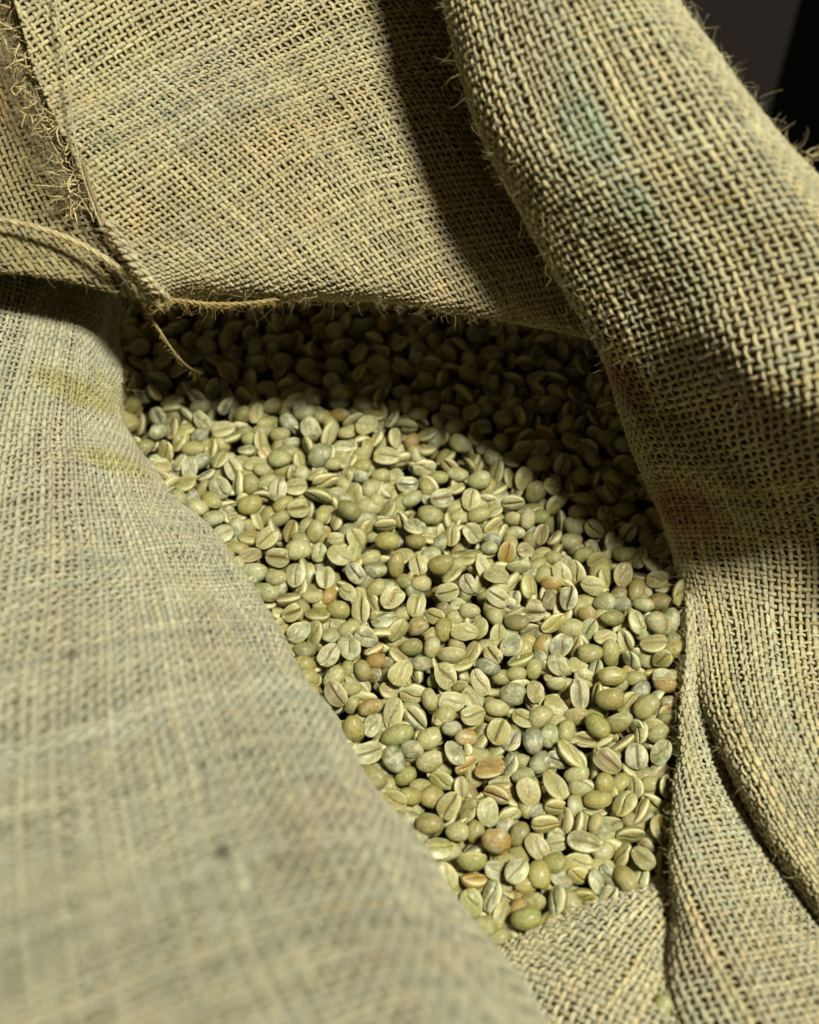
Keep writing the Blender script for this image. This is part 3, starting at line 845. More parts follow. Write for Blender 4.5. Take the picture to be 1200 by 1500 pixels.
# x y length width angle side(F crease up, B back up, E on edge) colour [label]
RAW = """
297 618 32 30 -60 F g;327 628 36 24 15 F p;338 640 34 12 20 E v;375 605 28 22 70 F y;390 620 26 16 10 B p;383 647 34 20 -75 F p
270 628 30 14 20 E l;232 632 34 22 20 B g;243 660 34 22 -70 F t cracked tan bean with a brown hollow beside the left flap;213 655 30 22 30 B v;262 648 30 10 65 E t;283 658 30 28 0 B p
310 658 34 14 80 E y;322 673 34 18 60 E p;342 688 36 28 -65 F m;278 686 28 26 80 F g;302 695 22 12 30 E g;272 708 36 20 15 F l;322 714 38 34 -45 F g round grey-green bean cupped in a pale rim near the left flap
298 716 24 20 60 B t;368 709 34 22 -85 B p;385 688 26 20 0 B p;390 707 30 24 30 B p;290 743 30 28 -30 B c;313 760 34 22 10 B m;367 740 38 26 20 B y
333 742 26 12 10 F p;348 755 30 12 5 E p;325 782 38 24 30 F m;347 773 34 16 -50 B g;392 787 46 32 40 F c large cream bean crease up standing out right of the left flap
263 677 30 14 65 E g;238 682 24 18 0 F p;263 728 26 20 -50 B p;362 658 30 14 0 E g;355 678 22 20 0 B p;372 678 30 18 10 F p;360 633 24 16 0 B v;378 762 30 12 -70 E p
410 672 40 26 0 B l;410 637 30 14 5 B p;427 648 26 20 0 B b;455 628 34 30 -50 F g;450 653 28 16 -75 E y;440 677 34 16 -75 E p;468 667 44 20 55 B g;488 680 24 20 0 B p
472 610 26 20 0 B p;498 608 28 20 0 B o;508 635 24 14 0 B p;537 622 34 28 35 F p;505 653 36 12 5 E g;530 648 26 12 15 E p;550 642 30 16 60 E p;580 642 32 18 -80 F p
567 667 42 28 -5 F p pale bean with open crease just below the back shadow;587 675 40 14 20 E p;512 677 28 12 55 E m;530 665 18 10 0 B p;532 683 22 14 0 B y;528 698 20 18 0 B b;507 700 28 20 75 F t;477 705 42 24 8 F c
433 713 38 26 5 F p;407 717 40 30 70 F g;467 728 40 20 -15 F v;462 693 28 12 30 E p;438 745 36 28 10 F p;415 738 34 20 25 B y;493 723 20 12 0 B p;520 722 26 18 80 F y
512 747 46 32 -30 B v big smooth olive bean lying back up;543 715 26 24 45 B y;558 697 32 16 5 B p;567 717 30 14 -50 E g;597 710 28 26 0 F g;535 735 16 14 0 B c;552 737 20 14 -70 B c;567 747 28 16 60 F n
585 740 26 20 60 B l;565 770 36 18 0 F p;568 792 42 28 0 B y bright yellow smooth bean in the upper middle;473 755 30 20 70 B c;463 778 34 24 70 B p;492 763 30 16 80 E p;410 760 28 16 30 B p
425 778 34 20 70 F t;522 788 34 24 -60 F p;537 775 30 14 55 E y;493 790 26 20 -10 F p;510 777 24 14 20 B g;442 790 28 16 -10 B p;430 693 20 8 80 E g;498 670 14 12 0 B p;573 613 30 12 60 E g;590 615 24 12 30 E p
613 607 30 18 10 B p;603 647 28 24 60 B o;625 635 34 16 20 F t;625 657 34 14 5 E c;643 618 22 16 -70 B p;650 638 30 14 75 E o;668 625 30 22 10 B p;675 650 34 28 -30 B m;622 685 38 26 10 F p;652 670 28 12 35 E p
670 695 30 20 -10 B m;703 703 38 26 15 B m;727 690 34 20 75 F p;693 675 24 12 60 E p;712 655 32 20 10 F g;690 732 30 29 75 F c small round cream bean with a short brown crease;625 713 28 22 -70 B y;643 700 22 20 0 B l
648 730 34 30 10 F g;668 715 24 10 20 E p;713 732 30 12 0 E g;728 718 26 10 30 E p;630 755 42 30 -20 B p;608 770 36 24 -15 F b flat blue-grey bean in the upper middle;667 745 22 14 30 B p;658 763 22 10 -75 E p
673 758 16 12 0 B c;702 755 36 16 15 B p;723 748 26 14 15 F p;723 772 36 18 35 F t;752 737 34 22 10 F p;752 760 26 18 0 B c;773 760 32 18 80 B c;792 757 20 16 0 B l;693 780 38 26 -50 F g;662 785 34 24 75 F p
628 787 30 14 -10 F p;610 793 32 20 -5 B t;723 792 26 22 0 B b;738 782 22 14 60 E p;755 780 24 18 0 B m;793 783 30 22 70 F n;700 680 20 8 70 E p;747 700 26 12 -80 E l;790 657 32 24 20 F g;707 625 30 22 0 F v
738 613 30 26 0 B g;753 635 30 16 10 F v;750 673 30 18 -20 F v;785 623 28 10 80 E v;852 698 30 22 80 B p;825 680 34 24 75 F g;858 732 30 24 0 B p;847 750 28 22 0 B t;810 713 36 26 -30 F l;870 775 34 26 -50 F p
888 757 34 22 -70 F g;920 780 32 24 55 F p;820 763 34 10 90 E g;812 787 28 14 50 E c;838 793 34 14 0 B p;877 703 30 12 75 E p;897 722 34 22 -60 F v;915 748 32 20 0 B v;840 645 36 20 -20 F v;890 642 34 20 10 B v
832 720 26 10 80 E p;945 783 30 14 80 B v;923 717 24 14 30 F n
333 813 26 20 -60 B p;350 803 24 16 0 B y;367 813 32 24 10 F n brown wrinkled bean beside the left flap;407 817 38 30 -5 F v olive bean with a straight level crease near the left flap;388 800 30 14 10 B p;437 805 42 18 5 B c;372 838 42 20 0 B m
405 847 28 26 0 B c;433 843 40 28 80 F g;448 832 28 12 -70 E p;477 845 38 28 90 F m;468 810 26 20 70 F m;497 813 42 28 -25 F p;365 857 32 20 40 F b;390 868 42 26 -15 B m;390 883 26 12 0 F g;423 875 44 16 5 E n
428 898 36 28 35 F c;465 898 44 22 -10 F l;393 903 28 16 -60 F t;458 863 36 12 5 E t;482 873 22 16 60 B o;510 868 30 24 -40 F l;496 893 36 28 -10 B y;410 927 28 22 20 B y;438 925 36 34 35 F g
460 928 36 22 75 F p;430 950 34 18 20 F y;417 943 22 12 30 B p;447 952 20 16 0 B v;447 973 36 22 -20 B y;482 960 42 34 45 F g;487 932 36 16 5 B m;452 993 28 20 0 B y;490 992 36 18 50 B p;458 875 20 16 0 B c
493 912 20 16 0 B p;477 918 20 8 80 E g;543 817 34 17 20 B c;521 840 38 30 -55 F b;550 835 34 28 0 B g;580 827 40 28 80 B t;612 827 34 28 -80 F p;647 827 36 33 20 B t;632 813 30 14 20 B m;683 818 38 14 10 E l
617 855 30 20 0 B c;593 852 28 20 -30 B v;575 875 42 32 30 F c;552 862 26 22 45 B p;610 885 36 34 75 F p;655 868 36 32 15 F c;662 842 24 12 35 E l;685 855 32 24 -70 F g;528 893 42 30 90 F c
547 885 26 16 -80 F t;562 908 44 24 10 F g;583 923 44 30 50 F p;537 933 38 34 -30 F b dark blue-grey bean with orange crease above the orange bean;547 950 36 18 30 E o;512 947 42 36 -60 F g;552 968 26 24 0 B o small bright orange bean showing between pale beans
612 917 28 24 20 B o;637 903 30 24 -20 F p;650 922 40 20 85 B y;680 925 40 32 0 F p;688 895 32 26 0 B c;603 947 34 26 0 B v;633 948 36 26 75 B c;662 957 34 32 0 B c;585 960 38 18 -40 F t
587 985 42 38 50 F c large cream bean with wide brown crease, centre of the heap;562 980 38 24 60 F g;532 982 36 26 -70 B t;510 982 30 16 70 B l;618 972 30 18 0 B g;653 990 40 36 -70 F p;608 987 34 12 -75 E p;692 955 30 20 60 F t
642 972 22 12 -70 E p;677 973 24 12 20 E p;670 905 22 16 0 B p;717 803 26 18 0 B m;743 810 30 28 75 F o;770 805 28 20 10 F n;760 828 36 20 10 B m;708 830 34 24 -80 F c;727 842 38 28 -10 F v;788 828 28 18 45 B y
793 813 26 14 20 B p;810 817 24 18 0 B t;755 852 34 12 45 E p;776 860 42 24 -85 F l;797 842 22 14 40 B p;807 855 34 12 0 B o;823 840 36 30 -60 F p;845 840 36 26 -70 F p;868 858 38 34 -25 F p
833 875 42 30 85 F b blue-grey bean with orange crease near the right shadow edge;730 875 42 32 -35 F m;752 878 26 16 70 F g;885 882 38 20 10 B m;807 878 28 20 80 F n;783 898 38 30 15 F g;755 900 34 18 30 F p;757 912 36 20 0 B v
725 903 28 20 -50 B c;812 913 42 28 30 F y;827 900 30 14 60 E p;860 900 28 16 0 B o;862 922 38 28 45 F m;730 930 34 24 75 F p;750 945 36 34 50 F b;762 965 44 16 20 E l;778 925 26 18 0 F n;773 940 26 18 0 B y
795 945 30 20 60 B o;822 945 36 34 50 F b;843 947 36 16 75 E t;887 933 40 26 0 F c;865 957 34 30 0 B p;710 948 30 14 20 B p;722 960 28 24 -50 F t;715 977 36 28 -20 B b;757 987 26 22 0 B p;736 992 26 20 0 B y
782 980 34 24 75 B p;793 967 30 14 -60 B b;817 973 38 28 -60 F g;845 975 28 20 -30 F p;813 993 38 14 -5 E p;872 982 32 20 80 F g;896 990 36 36 0 B y;702 920 30 22 70 F l;704 1000 42 34 -68 F c;857 882 20 12 0 B p
910 885 22 20 0 B b;897 905 30 26 0 B v;920 905 36 16 80 F y;935 912 42 26 -70 F m;963 912 38 30 -60 B t;957 942 46 26 3 F c boat-shaped cream bean with level crease beside the right fold;970 965 40 32 25 F l;950 968 32 14 -20 B p
987 940 28 14 -80 B v;925 968 36 20 -55 F g;917 937 26 14 -60 F p;973 992 36 30 0 F g;930 995 30 16 0 B p;962 848 34 28 20 F t;913 842 38 28 85 F t;933 865 34 24 75 B t;888 847 32 18 -70 F l;875 820 34 26 20 F v
937 817 34 20 75 F v;913 813 28 20 0 B v;967 882 40 24 0 B n;983 838 30 20 20 B n;855 812 34 12 25 B l
492 1017 42 34 -55 F n brown-flecked bean beside the left flap left of an orange bean;515 1008 28 24 0 B p;457 1013 30 22 -60 B y;470 1035 30 20 0 B p;488 1062 46 30 -75 F p;543 1035 38 30 15 B o glossy orange and white smooth bean near the left flap
518 1067 46 26 -75 B t;516 1033 24 18 70 B p;545 1062 34 28 70 F g;576 1045 44 32 80 F c;570 1013 30 18 -30 F t;602 1018 36 26 0 F c;583 1077 46 22 20 B p;608 1052 44 28 -45 F g;540 1103 48 36 20 F m wide mint bean with broken brown crease touching the left flap
577 1113 46 34 -65 B b;547 1138 40 36 -30 B t;595 1137 36 22 35 B l;603 1098 36 30 0 B g;575 1172 44 34 -10 F t;600 1167 34 32 0 B y;508 1095 24 14 0 F g;565 1150 20 12 0 B p;558 1073 16 10 0 B v
662 1028 38 32 10 F c;677 1005 24 20 0 B v;752 1017 36 36 0 B g round smooth grey-green bean in the sunlit middle;785 1013 34 26 -75 F t;693 1048 38 34 10 F p;728 1037 36 28 -10 B c;730 1072 46 34 70 F p;767 1052 36 26 -25 F y;782 1085 44 32 90 B b
630 1025 38 26 -75 B p;630 1082 42 32 35 B c;662 1067 32 24 0 B g;703 1080 40 22 65 F t;683 1080 30 22 0 B o;667 1103 46 30 -60 F b;750 1085 36 26 50 F b;630 1115 46 26 25 B c;683 1122 40 20 35 F o
717 1124 46 30 15 F o long orange bean crease up in the lower middle;700 1108 30 22 0 B p;747 1120 42 22 75 F g;792 1117 38 24 50 B b;645 1128 32 14 -10 B p;647 1143 36 26 -20 F l;615 1153 30 26 0 B p;633 1168 42 20 35 B t;658 1180 46 34 60 F p
677 1155 36 22 -75 F p;690 1157 36 16 -60 E n;685 1187 40 24 60 F p;715 1190 44 30 -75 F m;727 1165 42 24 -20 F o;733 1147 34 20 5 F p;775 1160 44 36 -60 F c;767 1137 38 20 10 B m;757 1172 38 16 -30 E y;782 1187 26 18 0 B b
748 1195 38 20 20 F l;763 1115 16 12 0 B p
850 1018 46 32 -85 F b;873 1015 32 16 75 E y;894 1023 40 38 0 B t large round tan bean, back up, near the right fold;815 1033 40 26 -30 F y;815 1000 32 14 0 B p;975 1003 30 18 0 B o;938 1012 28 18 50 B b;947 1035 46 30 40 B p;981 1030 28 24 0 B t
875 1063 46 30 -45 B l bright yellow-green smooth bean leaning down to the right;908 1057 44 34 25 B v;830 1070 40 26 75 B c;805 1078 40 22 -80 B m;857 1083 32 26 0 F t;912 1087 40 18 35 E p;938 1073 34 20 80 F y;957 1062 28 20 -5 B y
983 1052 26 22 0 B v;970 1047 16 14 0 B b;838 1103 46 24 -45 F y;818 1113 38 28 -20 F b;891 1115 46 36 -35 F n large greyish brown bean with deep slanting crease, lower right;933 1108 36 34 -85 F b;968 1103 42 34 65 F g;965 1075 24 18 30 B p
814 1150 46 32 -55 F p;845 1135 36 16 20 B c;870 1117 46 14 80 E c;850 1157 36 24 -15 B m;885 1148 30 24 80 B y;908 1147 34 20 45 B y;930 1153 34 24 -60 F p;915 1177 52 36 50 F l;953 1150 26 14 5 B p;980 1153 42 26 -75 F v
955 1177 36 26 -30 F l;842 1183 40 18 -85 B m;875 1172 44 18 5 B y;872 1187 38 16 0 F g;815 1183 38 24 -10 F t;937 1187 44 20 60 E p;943 1135 20 14 0 B v;988 1072 26 20 0 B v;990 1093 26 20 60 B v;985 1185 28 20 30 B v
597 1200 30 20 0 B g;630 1207 40 36 0 B t;670 1218 32 30 0 B c;697 1218 34 24 85 B t;727 1232 44 41 0 B o round glossy orange bean, lower middle;643 1242 52 32 15 F l;610 1228 36 16 10 B p;623 1250 22 22 0 B y
692 1258 50 36 0 B l plump yellow bean with grey patch beside the left flap;695 1287 46 22 3 E o;655 1283 40 34 -60 F p;692 1322 46 36 -65 F l;720 1312 44 30 80 F g;727 1275 24 18 0 F b;740 1262 18 16 0 B y;757 1275 46 34 60 F m
735 1337 38 26 60 F t;710 1357 38 26 -20 B l;728 1372 24 16 0 B p;745 1367 30 18 -50 F p;753 1303 34 24 -20 F t;762 1223 40 26 65 B v;798 1208 46 28 0 F y;787 1240 44 36 -50 F t;815 1235 34 26 0 F c;813 1265 34 32 0 B l
790 1282 48 28 -80 B y;847 1263 36 30 0 F c;847 1283 30 20 -20 F y;855 1232 52 34 -12 F g;873 1208 28 20 75 B y;847 1205 34 12 75 E p;895 1208 26 24 0 F m;892 1228 32 16 10 B m;885 1247 36 22 30 B c;910 1253 38 24 65 F t
882 1270 40 16 -5 B y;875 1292 36 20 -75 F b;892 1283 34 24 -60 F b;917 1288 46 20 -55 B t;823 1287 38 26 -40 F b;815 1318 54 28 80 F g long grey-green bean standing upright above the front flap;852 1315 46 18 10 F y;847 1335 44 20 -10 F g
890 1315 46 28 60 F g;770 1297 28 22 0 B y;782 1320 30 22 0 B y;772 1345 52 38 15 B l biggest smooth yellow-green bean at the bottom of the heap;832 1350 30 12 0 E t;923 1225 44 24 10 E v;968 1212 44 32 -85 F t
943 1257 46 34 -45 F v ridged olive bean in the dark corner by the right panel;938 1287 32 22 75 F m;957 1295 32 20 20 F p;972 1265 44 18 85 E v;945 1200 20 16 0 B b
"""
beans = []
for ln in RAW.strip().splitlines():
    for it in ln.split(';'):
        w = it.split()
        if len(w) < 7:
            continue
        x, y, L, W, A = map(float, w[:5])
        beans.append(dict(x=x, y=y, L=L, W=W, A=A, s=w[5], c=w[6], label=' '.join(w[7:])))
# the one bean caught in the crease at the bottom right
beans.append(dict(x=971, y=1474, L=34, W=26, A=60, s='B', c='l', label='single yellow-green bean caught low in the crease of the sack', t=348))


def bean_mesh(seed, low=False):
    r = np.random.default_rng(seed)
    a = 4.65 * (1 + 0.05 * r.normal()); b = 3.4 * (1 + 0.06 * r.normal()); h = 3.1 * (1 + 0.10 * r.normal())
    nx = 11 if low else 22
    th = np.linspace(0, math.pi, nx)
    X = -np.cos(th)
    tf = np.array([-1, -.96, -.86, -.68, -.46, -.28, -.17, -.10, -.05, 0, .05, .10, .17, .28, .46, .68, .86, .96, 1.0])
    tb = np.linspace(0, math.pi, 8 if low else 13)[1:-1]
    if low:
        tf = np.array([-1, -.86, -.46, -.16, 0, .16, .46, .86, 1.0])
    samp = r.normal(0.0, 0.26) ; s2 = r.normal(0, 0.14); lobe = r.normal(0, 0.14)
    gw = r.uniform(0.17, 0.27); gd = r.uniform(1.0, 1.6)
    bulge = r.uniform(0.3, 1.0); p = r.uniform(0.41, 0.48)
    bend = r.normal(0, 0.22); pinch = r.uniform(-0.12, 0.12); open_ = r.random() < 0.3
    co, cr = [], []
    for i, x in enumerate(X):
        sx = max(0.0, 1 - x * x) ** p * (1 + pinch * x)
        yb = b * sx
        yc = b * (samp * math.sin(2.4 * x) + s2 * x * x * 0.6)
        cy = bend * (x * x) * 1.0
        gfade = max(0.0, 1 - (abs(x) / 0.985) ** 7)
        ring = []
        for t in tf:
            y = yb * t
            z = bulge * sx * (1 - abs(t) ** 2.2) + 0.35 * sx * (1 - abs(t) ** 6)
            wgt = gw * (1.5 + 0.9 * (1 - x * x) if open_ else 1.0)
            g = math.exp(-((y - yc) / wgt) ** 2)
            z += lobe * sx * math.tanh((y - yc) * 2.2) * math.exp(-abs(y - yc) / 2.0)
            z -= gd * g * gfade * (1.25 if open_ else 1.0)
            ring.append((a * x, y + cy, z)); cr.append(min(1.0, 1.15 * math.exp(-((y - yc) / (wgt * 0.75)) ** 2) * gfade) - 0.5 * abs(t) ** 5)
        for q in tb:
            y = yb * math.cos(q); z = -h * sx * math.sin(q) ** 0.9
            ring.append((a * x, y + cy, z)); cr.append(0.0)
        co += ring
    co = np.array(co); m = len(tf) + len(tb)
    # lumps and dents
    for _ in range(16):
        d = r.normal(size=3); d /= np.linalg.norm(d); c = d * np.array([a, b, h]) * 0.9
        w = np.exp(-np.sum((co - c) ** 2, 1) / (2 * r.uniform(0.7, 1.7) ** 2))
        co += (d * r.normal(0, 0.2))[None] * w[:, None]
    if seed % 6 == 3:      # a chipped end
        c = np.array([a * 0.9, b * 0.3, 0.3]); w = np.exp(-np.sum((co - c) ** 2, 1) / 1.6)
        co += np.array([-1.4, -.3, -.6]) * w[:, None]
    i = np.arange(nx - 1)[:, None] * m; s0 = np.arange(m)[None]; s1 = (s0 + 1) % m
    q = np.stack([i + s0, i + m + s0, i + m + s1, i + s1], -1).reshape(-1, 4)
    return co, q, np.array(cr)


VARS = [bean_mesh(100 + k) for k in range(24)]
LOW = [bean_mesh(100 + k, True) for k in range(24)]
MESHES = []
for co, q, cr in VARS:
    me = mesh_from('coffee_bean', co / 1000.0, q)
    add_attr(me, 'local', co, 'FLOAT_VECTOR'); add_attr(me, 'crease', cr, 'FLOAT')
    me.materials.append(M_BEAN)
    MESHES.append(me)


def orient(px, py, ang, side, ratio, tilt_sign, r):
    """rotation whose image shows the bean as in the photo"""
    v = CAM - at(px, py, 400); v /= np.linalg.norm(v)
    a = math.radians(ang)
    right = np.cross(U, v); right /= np.linalg.norm(right); up = np.cross(v, right)
    if right @ R < 0:
        right = -right
    X = right * math.cos(a) + up * math.sin(a) + v * r.normal(0, 0.26)
    X /= np.linalg.norm(X)
    Yp = np.cross(v, X); Yp /= np.linalg.norm(Yp)
    Zp = np.cross(X, Yp)                      # close to v
    if side == 'F':
        k = math.acos(min(1, max(0.35, ratio / 0.76)))
        k = tilt_sign * min(k, 1.1) + r.normal(0, 0.06)
        Z = Zp * math.cos(k) + Yp * math.sin(k)
    elif side == 'B':
        k = r.normal(0, 0.35)
        Z = -Zp * math.cos(k) + Yp * math.sin(k)
    else:
        k = tilt_sign * r.uniform(0.8, 1.3)
        Z = Zp * math.cos(k) + Yp * math.sin(k)
    Z /= np.linalg.norm(Z); Y = np.cross(Z, X)
    return np.stack([X, Y, Z], 1)


rb = np.random.default_rng(5)
for k, bn in enumerate(beans):
    d = bn.get('t') or bed_depth(bn['x'], bn['y'])
    mm = d * 0.72 / 1500
    L = bn['L'] * mm; W = bn['W'] * mm
    bn['scale'] = float(np.clip((0.65 * max(L, W / 0.80) + 0.35 * 8.2) / 9.65, 0.74, 1.08))
    bn['M'] = orient(bn['x'], bn['y'], bn['A'], bn['s'], bn['W'] / bn['L'], 1 if rb.random() < 0.72 else -1, rb)
    full = 8.9 * 6.6
    occ = np.clip(L * W / full, 0.2, 1.1)
    lift = (occ - 0.72) * 6.0 + (1.2 if bn['label'] else 0)
    z = (1.2 + lift) / 1000.0
    bn['v'] = CAM - at(bn['x'], bn['y'], 100)
    bn['v'] /= np.linalg.norm(bn['v'])
    bn['t0'] = bn.get('t') or bed_depth(bn['x'], bn['y'], z)
    bn['P'] = at(bn['x'], bn['y'], bn['t0'])
    bn['var'] = int(rb.integers(len(VARS)))
    bn['fixed'] = 't' in bn

SPH = np.array([[0, 0, -1.0], [2.5, 0, -0.9], [-2.5, 0, -0.9], [0, 1.5, -0.8], [0, -1.5, -0.8]]) / 1000
SR = 0.00185
C_ = np.array([b['P'] for b in beans]); Mx = np.array([b['M'] for b in beans]); SC = np.array([b['scale'] for b in beans]); VV = np.array([b['v'] for b in beans])
move = np.array([0.0 if b['fixed'] else 1.0 for b in beans])
near = [(i, j) for i in range(len(beans)) for j in range(i + 1, len(beans)) if np.linalg.norm(C_[i] - C_[j]) < 0.013]
I_ = np.array([n[0] for n in near]); J_ = np.array([n[1] for n in near])
shift = np.zeros(len(beans))
for _ in range(60):
    Pn = C_ + VV * shift[:, None]
    S = Pn[:, None, :] + np.einsum('nij,kj->nki', Mx, SPH) * SC[:, None, None]
    D = S[I_][:, :, None] - S[J_][:, None]
    dist = np.linalg.norm(D, axis=-1); rr = SR * (SC[I_] + SC[J_])
    pen = (rr[:, None, None] - dist).reshape(len(I_), -1); k = pen.argmax(1); pm_ = pen[np.arange(len(pen)), k]
    dv = D.reshape(len(I_), -1, 3)[np.arange(len(pen)), k]
    s = np.sign(np.einsum('ij,ij->i', dv, (VV[I_] + VV[J_]) / 2)); s[s == 0] = 1
    f = np.clip(pm_, 0, None) * s * 0.35
    upd = np.zeros(len(beans)); np.add.at(upd, I_, f); np.add.at(upd, J_, -f)
    shift += upd * move - 0.02 * shift
    shift = np.clip(shift, -0.0045, 0.0060)
for i, bn in enumerate(beans):
    bn['P'] = C_[i] + VV[i] * shift[i]

order = sorted(range(len(beans)), key=lambda i: -(beans[i]['L'] * beans[i]['W'] + (2000 if beans[i]['label'] else 0) - (900 if beans[i]['y'] < 640 else 0)))
heroes = sorted(order[:300]); rest = order[300:]

# labels: each bean is told from its neighbours by colour, side and its way from a bean that stands out
anchors = [i for i in heroes if beans[i]['label']]
anchor_name = {}
SHORT = {'cracked tan': 'cracked tan bean', 'round grey-green bean cupped': 'cupped grey-green bean', 'large cream bean crease up standing': 'isolated large cream bean',
         'pale bean with open': 'pale bean below the back shadow', 'big smooth olive': 'big smooth olive bean', 'bright yellow smooth': 'bright yellow smooth bean', 'small round cream': 'small round cream bean',
         'flat blue-grey': 'flat blue-grey bean', 'brown wrinkled': 'brown wrinkled bean', 'olive bean with a straight': 'olive bean with level crease', 'dark blue-grey': 'dark blue-grey bean',
         'small bright orange': 'small bright orange bean', 'large cream bean with wide': 'large central cream bean', 'blue-grey bean with orange crease near': 'orange-creased blue-grey bean',
         'boat-shaped': 'boat-shaped cream bean', 'brown-flecked': 'brown-flecked bean', 'glossy orange and white': 'glossy orange-white bean', 'wide mint': 'wide mint bean',
         'round smooth grey-green': 'round smooth grey-green bean', 'long orange': 'long orange bean', 'large round tan': 'large round tan bean', 'bright yellow-green': 'bright yellow-green bean',
         'large greyish brown': 'large greyish brown bean', 'round glossy orange': 'round glossy orange bean', 'plump yellow': 'plump yellow bean', 'long grey-green': 'long grey-green bean',
         'biggest smooth': 'biggest yellow-green bean', 'ridged olive': 'ridged olive bean', 'single yellow-green': 'bean in the crease'}
for i in anchors:
    for k, v in SHORT.items():
        if beans[i]['label'].startswith(k):
            anchor_name[i] = v
groups = {}
for i in heroes:
    if beans[i]['label']:
        continue
    c = [a for a in anchors if a in anchor_name and not beans[a]['fixed']]
    a = min(c, key=lambda j: (beans[j]['x'] - beans[i]['x']) ** 2 + (beans[j]['y'] - beans[i]['y']) ** 2)
    dx, dy = beans[i]['x'] - beans[a]['x'], -(beans[i]['y'] - beans[a]['y'])
    sec = int(round(math.degrees(math.atan2(dy, dx)) / 45)) % 8
    groups.setdefault((a, sec), []).append((math.hypot(dx, dy), i))
SECT = ['right of', 'upper right of', 'above', 'upper left of', 'left of', 'lower left of', 'below', 'lower right of']
ORD = ['nearest', 'second', 'third', 'fourth', 'fifth', 'sixth', 'seventh', 'eighth', 'ninth', 'tenth', 'eleventh', 'twelfth']
for (a, sec), lst in groups.items():
    lst.sort()
    for r_, (_, i) in enumerate(lst):
        b = beans[i]
        pose = {'F': 'crease up', 'B': 'back up', 'E': 'on edge'}[b['s']]
        b['label'] = f"{COLS[b['c']][0]} bean {pose}, {ORD[min(r_, 11)]} {SECT[sec]} the {anchor_name[a]}"


def jitter_col(code, r, k=0.05):
    c = srgb(*COLS[code][1]); m_ = np.array(srgb(166, 160, 100)); k_ = 0.35 if code in 'ot' else 0.45
    k_ *= 0.75; c = (c * (1 - k_) + m_ * k_) * 0.53 * np.array([1.0, 1.0, 0.84])
    return np.clip(c * (1 + r.normal(0, k)) * np.array([1 + r.normal(0, .02), 1, 1 + r.normal(0, .05)]), 0.02, 0.8)


for i in heroes:
    b = beans[i]
    o = bpy.data.objects.new('coffee_bean', MESHES[b['var']])
    o.matrix_world = Matrix(np.block([[b['M'] * b['scale'], b['P'][:, None]], [np.zeros((1, 3)), np.ones((1, 1))]]).tolist())
    c = jitter_col(b['c'], rb)
    o.color = (*c, float(0.85 if b['c'] in 'bgm' else (0.5 if rb.random() < 0.35 else 0.0)))
    COL.objects.link(o)
    o['label'] = b['label']; o['category'] = 'coffee bean'; o['group'] = 'green coffee beans in the open sack'

# the rest of the heap: what fills the shade, the gaps and the layers underneath
loose = [dict(P=beans[i]['P'], M=beans[i]['M'], s=beans[i]['scale'], v=beans[i]['var'], c=beans[i]['c']) for i in rest]


def left_edge(y):
    return np.interp(y, [400, 600, 700, 820, 970, 1120, 1300, 1420], [165, 178, 225, 322, 418, 515, 640, 740])


def right_edge(y):
    return np.interp(y, [400, 490, 600, 700, 800, 900, 1280, 1420], [830, 870, 915, 950, 990, 1012, 1005, 900])


def rand_rot(r, flat=0.0):
    q = r.normal(size=4); q /= np.linalg.norm(q)
    w, x, y, z = q
    return np.array([[1 - 2 * (y * y + z * z), 2 * (x * y - z * w), 2 * (x * z + y * w)], [2 * (x * y + z * w), 1 - 2 * (x * x + z * z), 2 * (y * z - x * w)],
                     [2 * (x * z - y * w), 2 * (y * z + x * w), 1 - 2 * (x * x + y * y)]])


HX = np.array([b['x'] for b in beans]); HY = np.array([b['y'] for b in beans])
codes = 'pppppppgggvvlyyttcmbbno'
top_pts = []
for layer, (zc, dmin, tries) in enumerate([(0.0008, 0.0061, 7000), (-0.0025, 0.0056, 6500), (-0.0070, 0.0062, 4200)]):
    placed = []
    for _ in range(tries):
        px, py = rb.uniform(130, 1060), rb.uniform(405, 1430)
        if px < left_edge(py) - 45 or px > right_edge(py) + 45:
            continue
        z = zc + rb.normal(0, 0.0006)
        P = at(px, py, bed_depth(px, py, z))
        if layer == 0:
            if np.min(np.hypot(HX - px, HY - py)) < 18 + 0.012 * (py - 600):
                continue
        if placed and np.min(np.linalg.norm(np.array(placed) - P, axis=1)) < dmin:
            continue
        placed.append(P)
        side = 'F' if rb.random() < 0.5 else ('B' if rb.random() < 0.8 else 'E')
        Mr = orient(px, py, rb.uniform(0, 180), side, rb.uniform(0.45, 0.76), 1 if rb.random() < .5 else -1, rb)
        if rb.random() < 0.08:
            Mr = rand_rot(rb)
        loose.append(dict(P=P, M=Mr, s=rb.uniform(0.74, 1.0), v=int(rb.integers(len(VARS))), c=codes[int(rb.integers(len(codes)))]))
cos_, qs_, tn_, lo_, cr_, rn_ = [], [], [], [], [], []
base = 0
for b in loose:
    co, q, cr = LOW[b['v']]
    w = (co / 1000 * b['s']) @ b['M'].T + b['P']
    cos_.append(w); qs_.append(q + base); base += len(co); lo_.append(co); cr_.append(cr)
    c = jitter_col(b['c'], rb)
    tn_.append(np.repeat(np.array([[*c, 0.85 if b['c'] in 'bgm' else 0.2]]), len(co), 0)); rn_.append(np.full(len(co), rb.random()))
me = mesh_from('bean_heap', np.vstack(cos_), np.vstack(qs_))
add_attr(me, 'tint', np.vstack(tn_), 'FLOAT_COLOR'); add_attr(me, 'local', np.vstack(lo_), 'FLOAT_VECTOR')
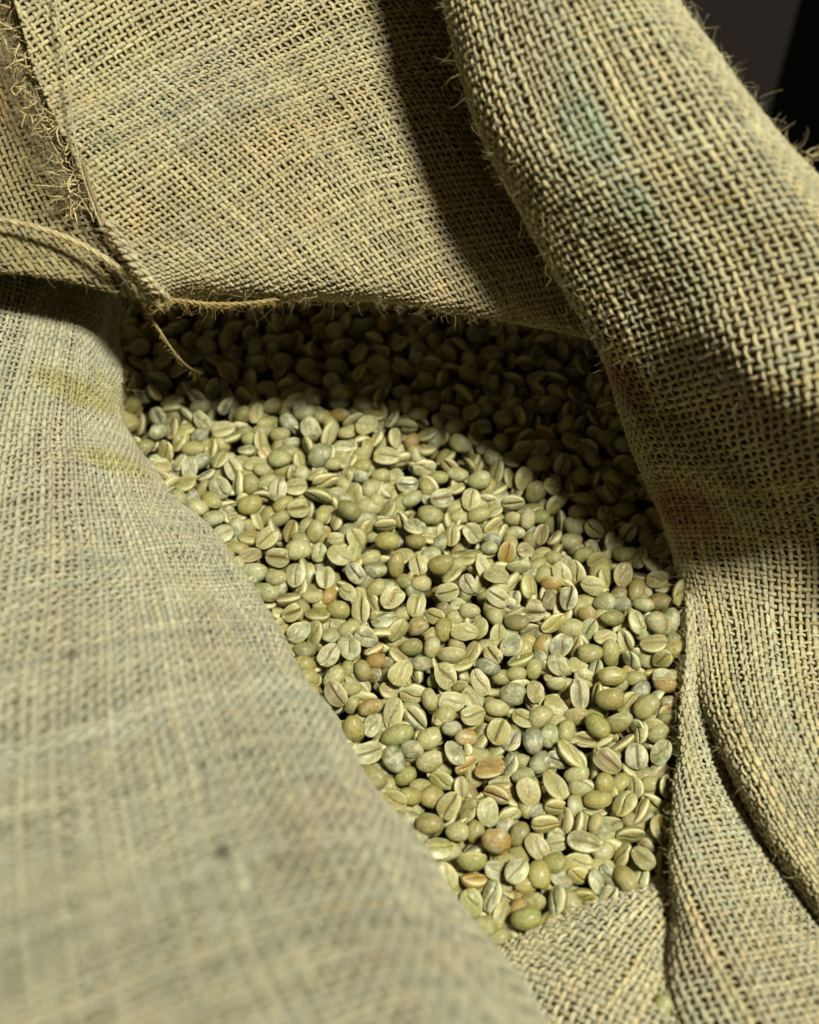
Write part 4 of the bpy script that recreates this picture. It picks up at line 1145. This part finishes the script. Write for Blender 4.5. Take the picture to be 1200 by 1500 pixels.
add_attr(me, 'crease', np.concatenate(cr_), 'FLOAT'); add_attr(me, 'rnd', np.concatenate(rn_), 'FLOAT')
link('bean_heap', me, M_PILE, label='heap of green coffee beans filling the sack, dim under the back flap', category='coffee beans', kind='stuff')
TRIS += sum(len(q) for q in qs_) * 2

# dark sheet put below the heap to block the view through its gaps
def disc(name, z, rx, ry, cx, cy, mat, parent=None, n=64, **p):
    co = [(cx, cy, z)] + [(cx + rx * math.cos(2 * math.pi * a / n), cy + ry * math.sin(2 * math.pi * a / n), z) for a in range(n)]
    me = mesh_from(name, co, [[0, 1 + a, 1 + (a + 1) % n] for a in range(n)], smooth=False)
    return link(name, me, mat, parent, **p)


disc('bean_bed', -0.0125, 0.150, 0.160, 0.02, 0.005, mat_dull('bean_bed', srgb(70, 60, 34)), kind='structure')

# ------------------------------------------------------------------ dark surroundings
m_floor = mat_dull('dark_floor', np.array([0.0009, 0.0009, 0.0008]), 0.3)
m_floor.node_tree.nodes['Principled BSDF'].inputs['Specular IOR Level'].default_value = 0.0
me = mesh_from('floor', [(-6, -6, -0.352), (6, -6, -0.352), (6, 6, -0.352), (-6, 6, -0.352)], [[0, 1, 2, 3]], smooth=False)
link('floor', me, m_floor, kind='structure')
m_panel = mat_dull('dark_panel', np.array([0.0075, 0.0055, 0.0045]), 0.25)


def slab(name, pts, depth, mat, **p):
    """a board through four corner points, with real thickness away from the camera"""
    pts = np.array(pts); back = pts + F * depth
    q = [[0, 1, 2, 3], [7, 6, 5, 4], [0, 4, 5, 1], [1, 5, 6, 2], [2, 6, 7, 3], [3, 7, 4, 0]]
    o = link(name, mesh_from(name, np.vstack([pts, back]), q, smooth=False), mat, **p)
    bv = o.modifiers.new('bevel', 'BEVEL'); bv.width = 0.004; bv.segments = 3
    return o


p_top, p_bot = at(1190, -60, 950), at(1060, 420, 900)
slab('dark_panel', [p_top, p_top - R * 0.35, p_bot - R * 0.35, p_bot], 0.03, m_panel, label='dark brown upright panel out of focus behind the sack', category='panel')
print('TRIS about', TRIS, 'beans', len(beans), 'heap', len(loose))
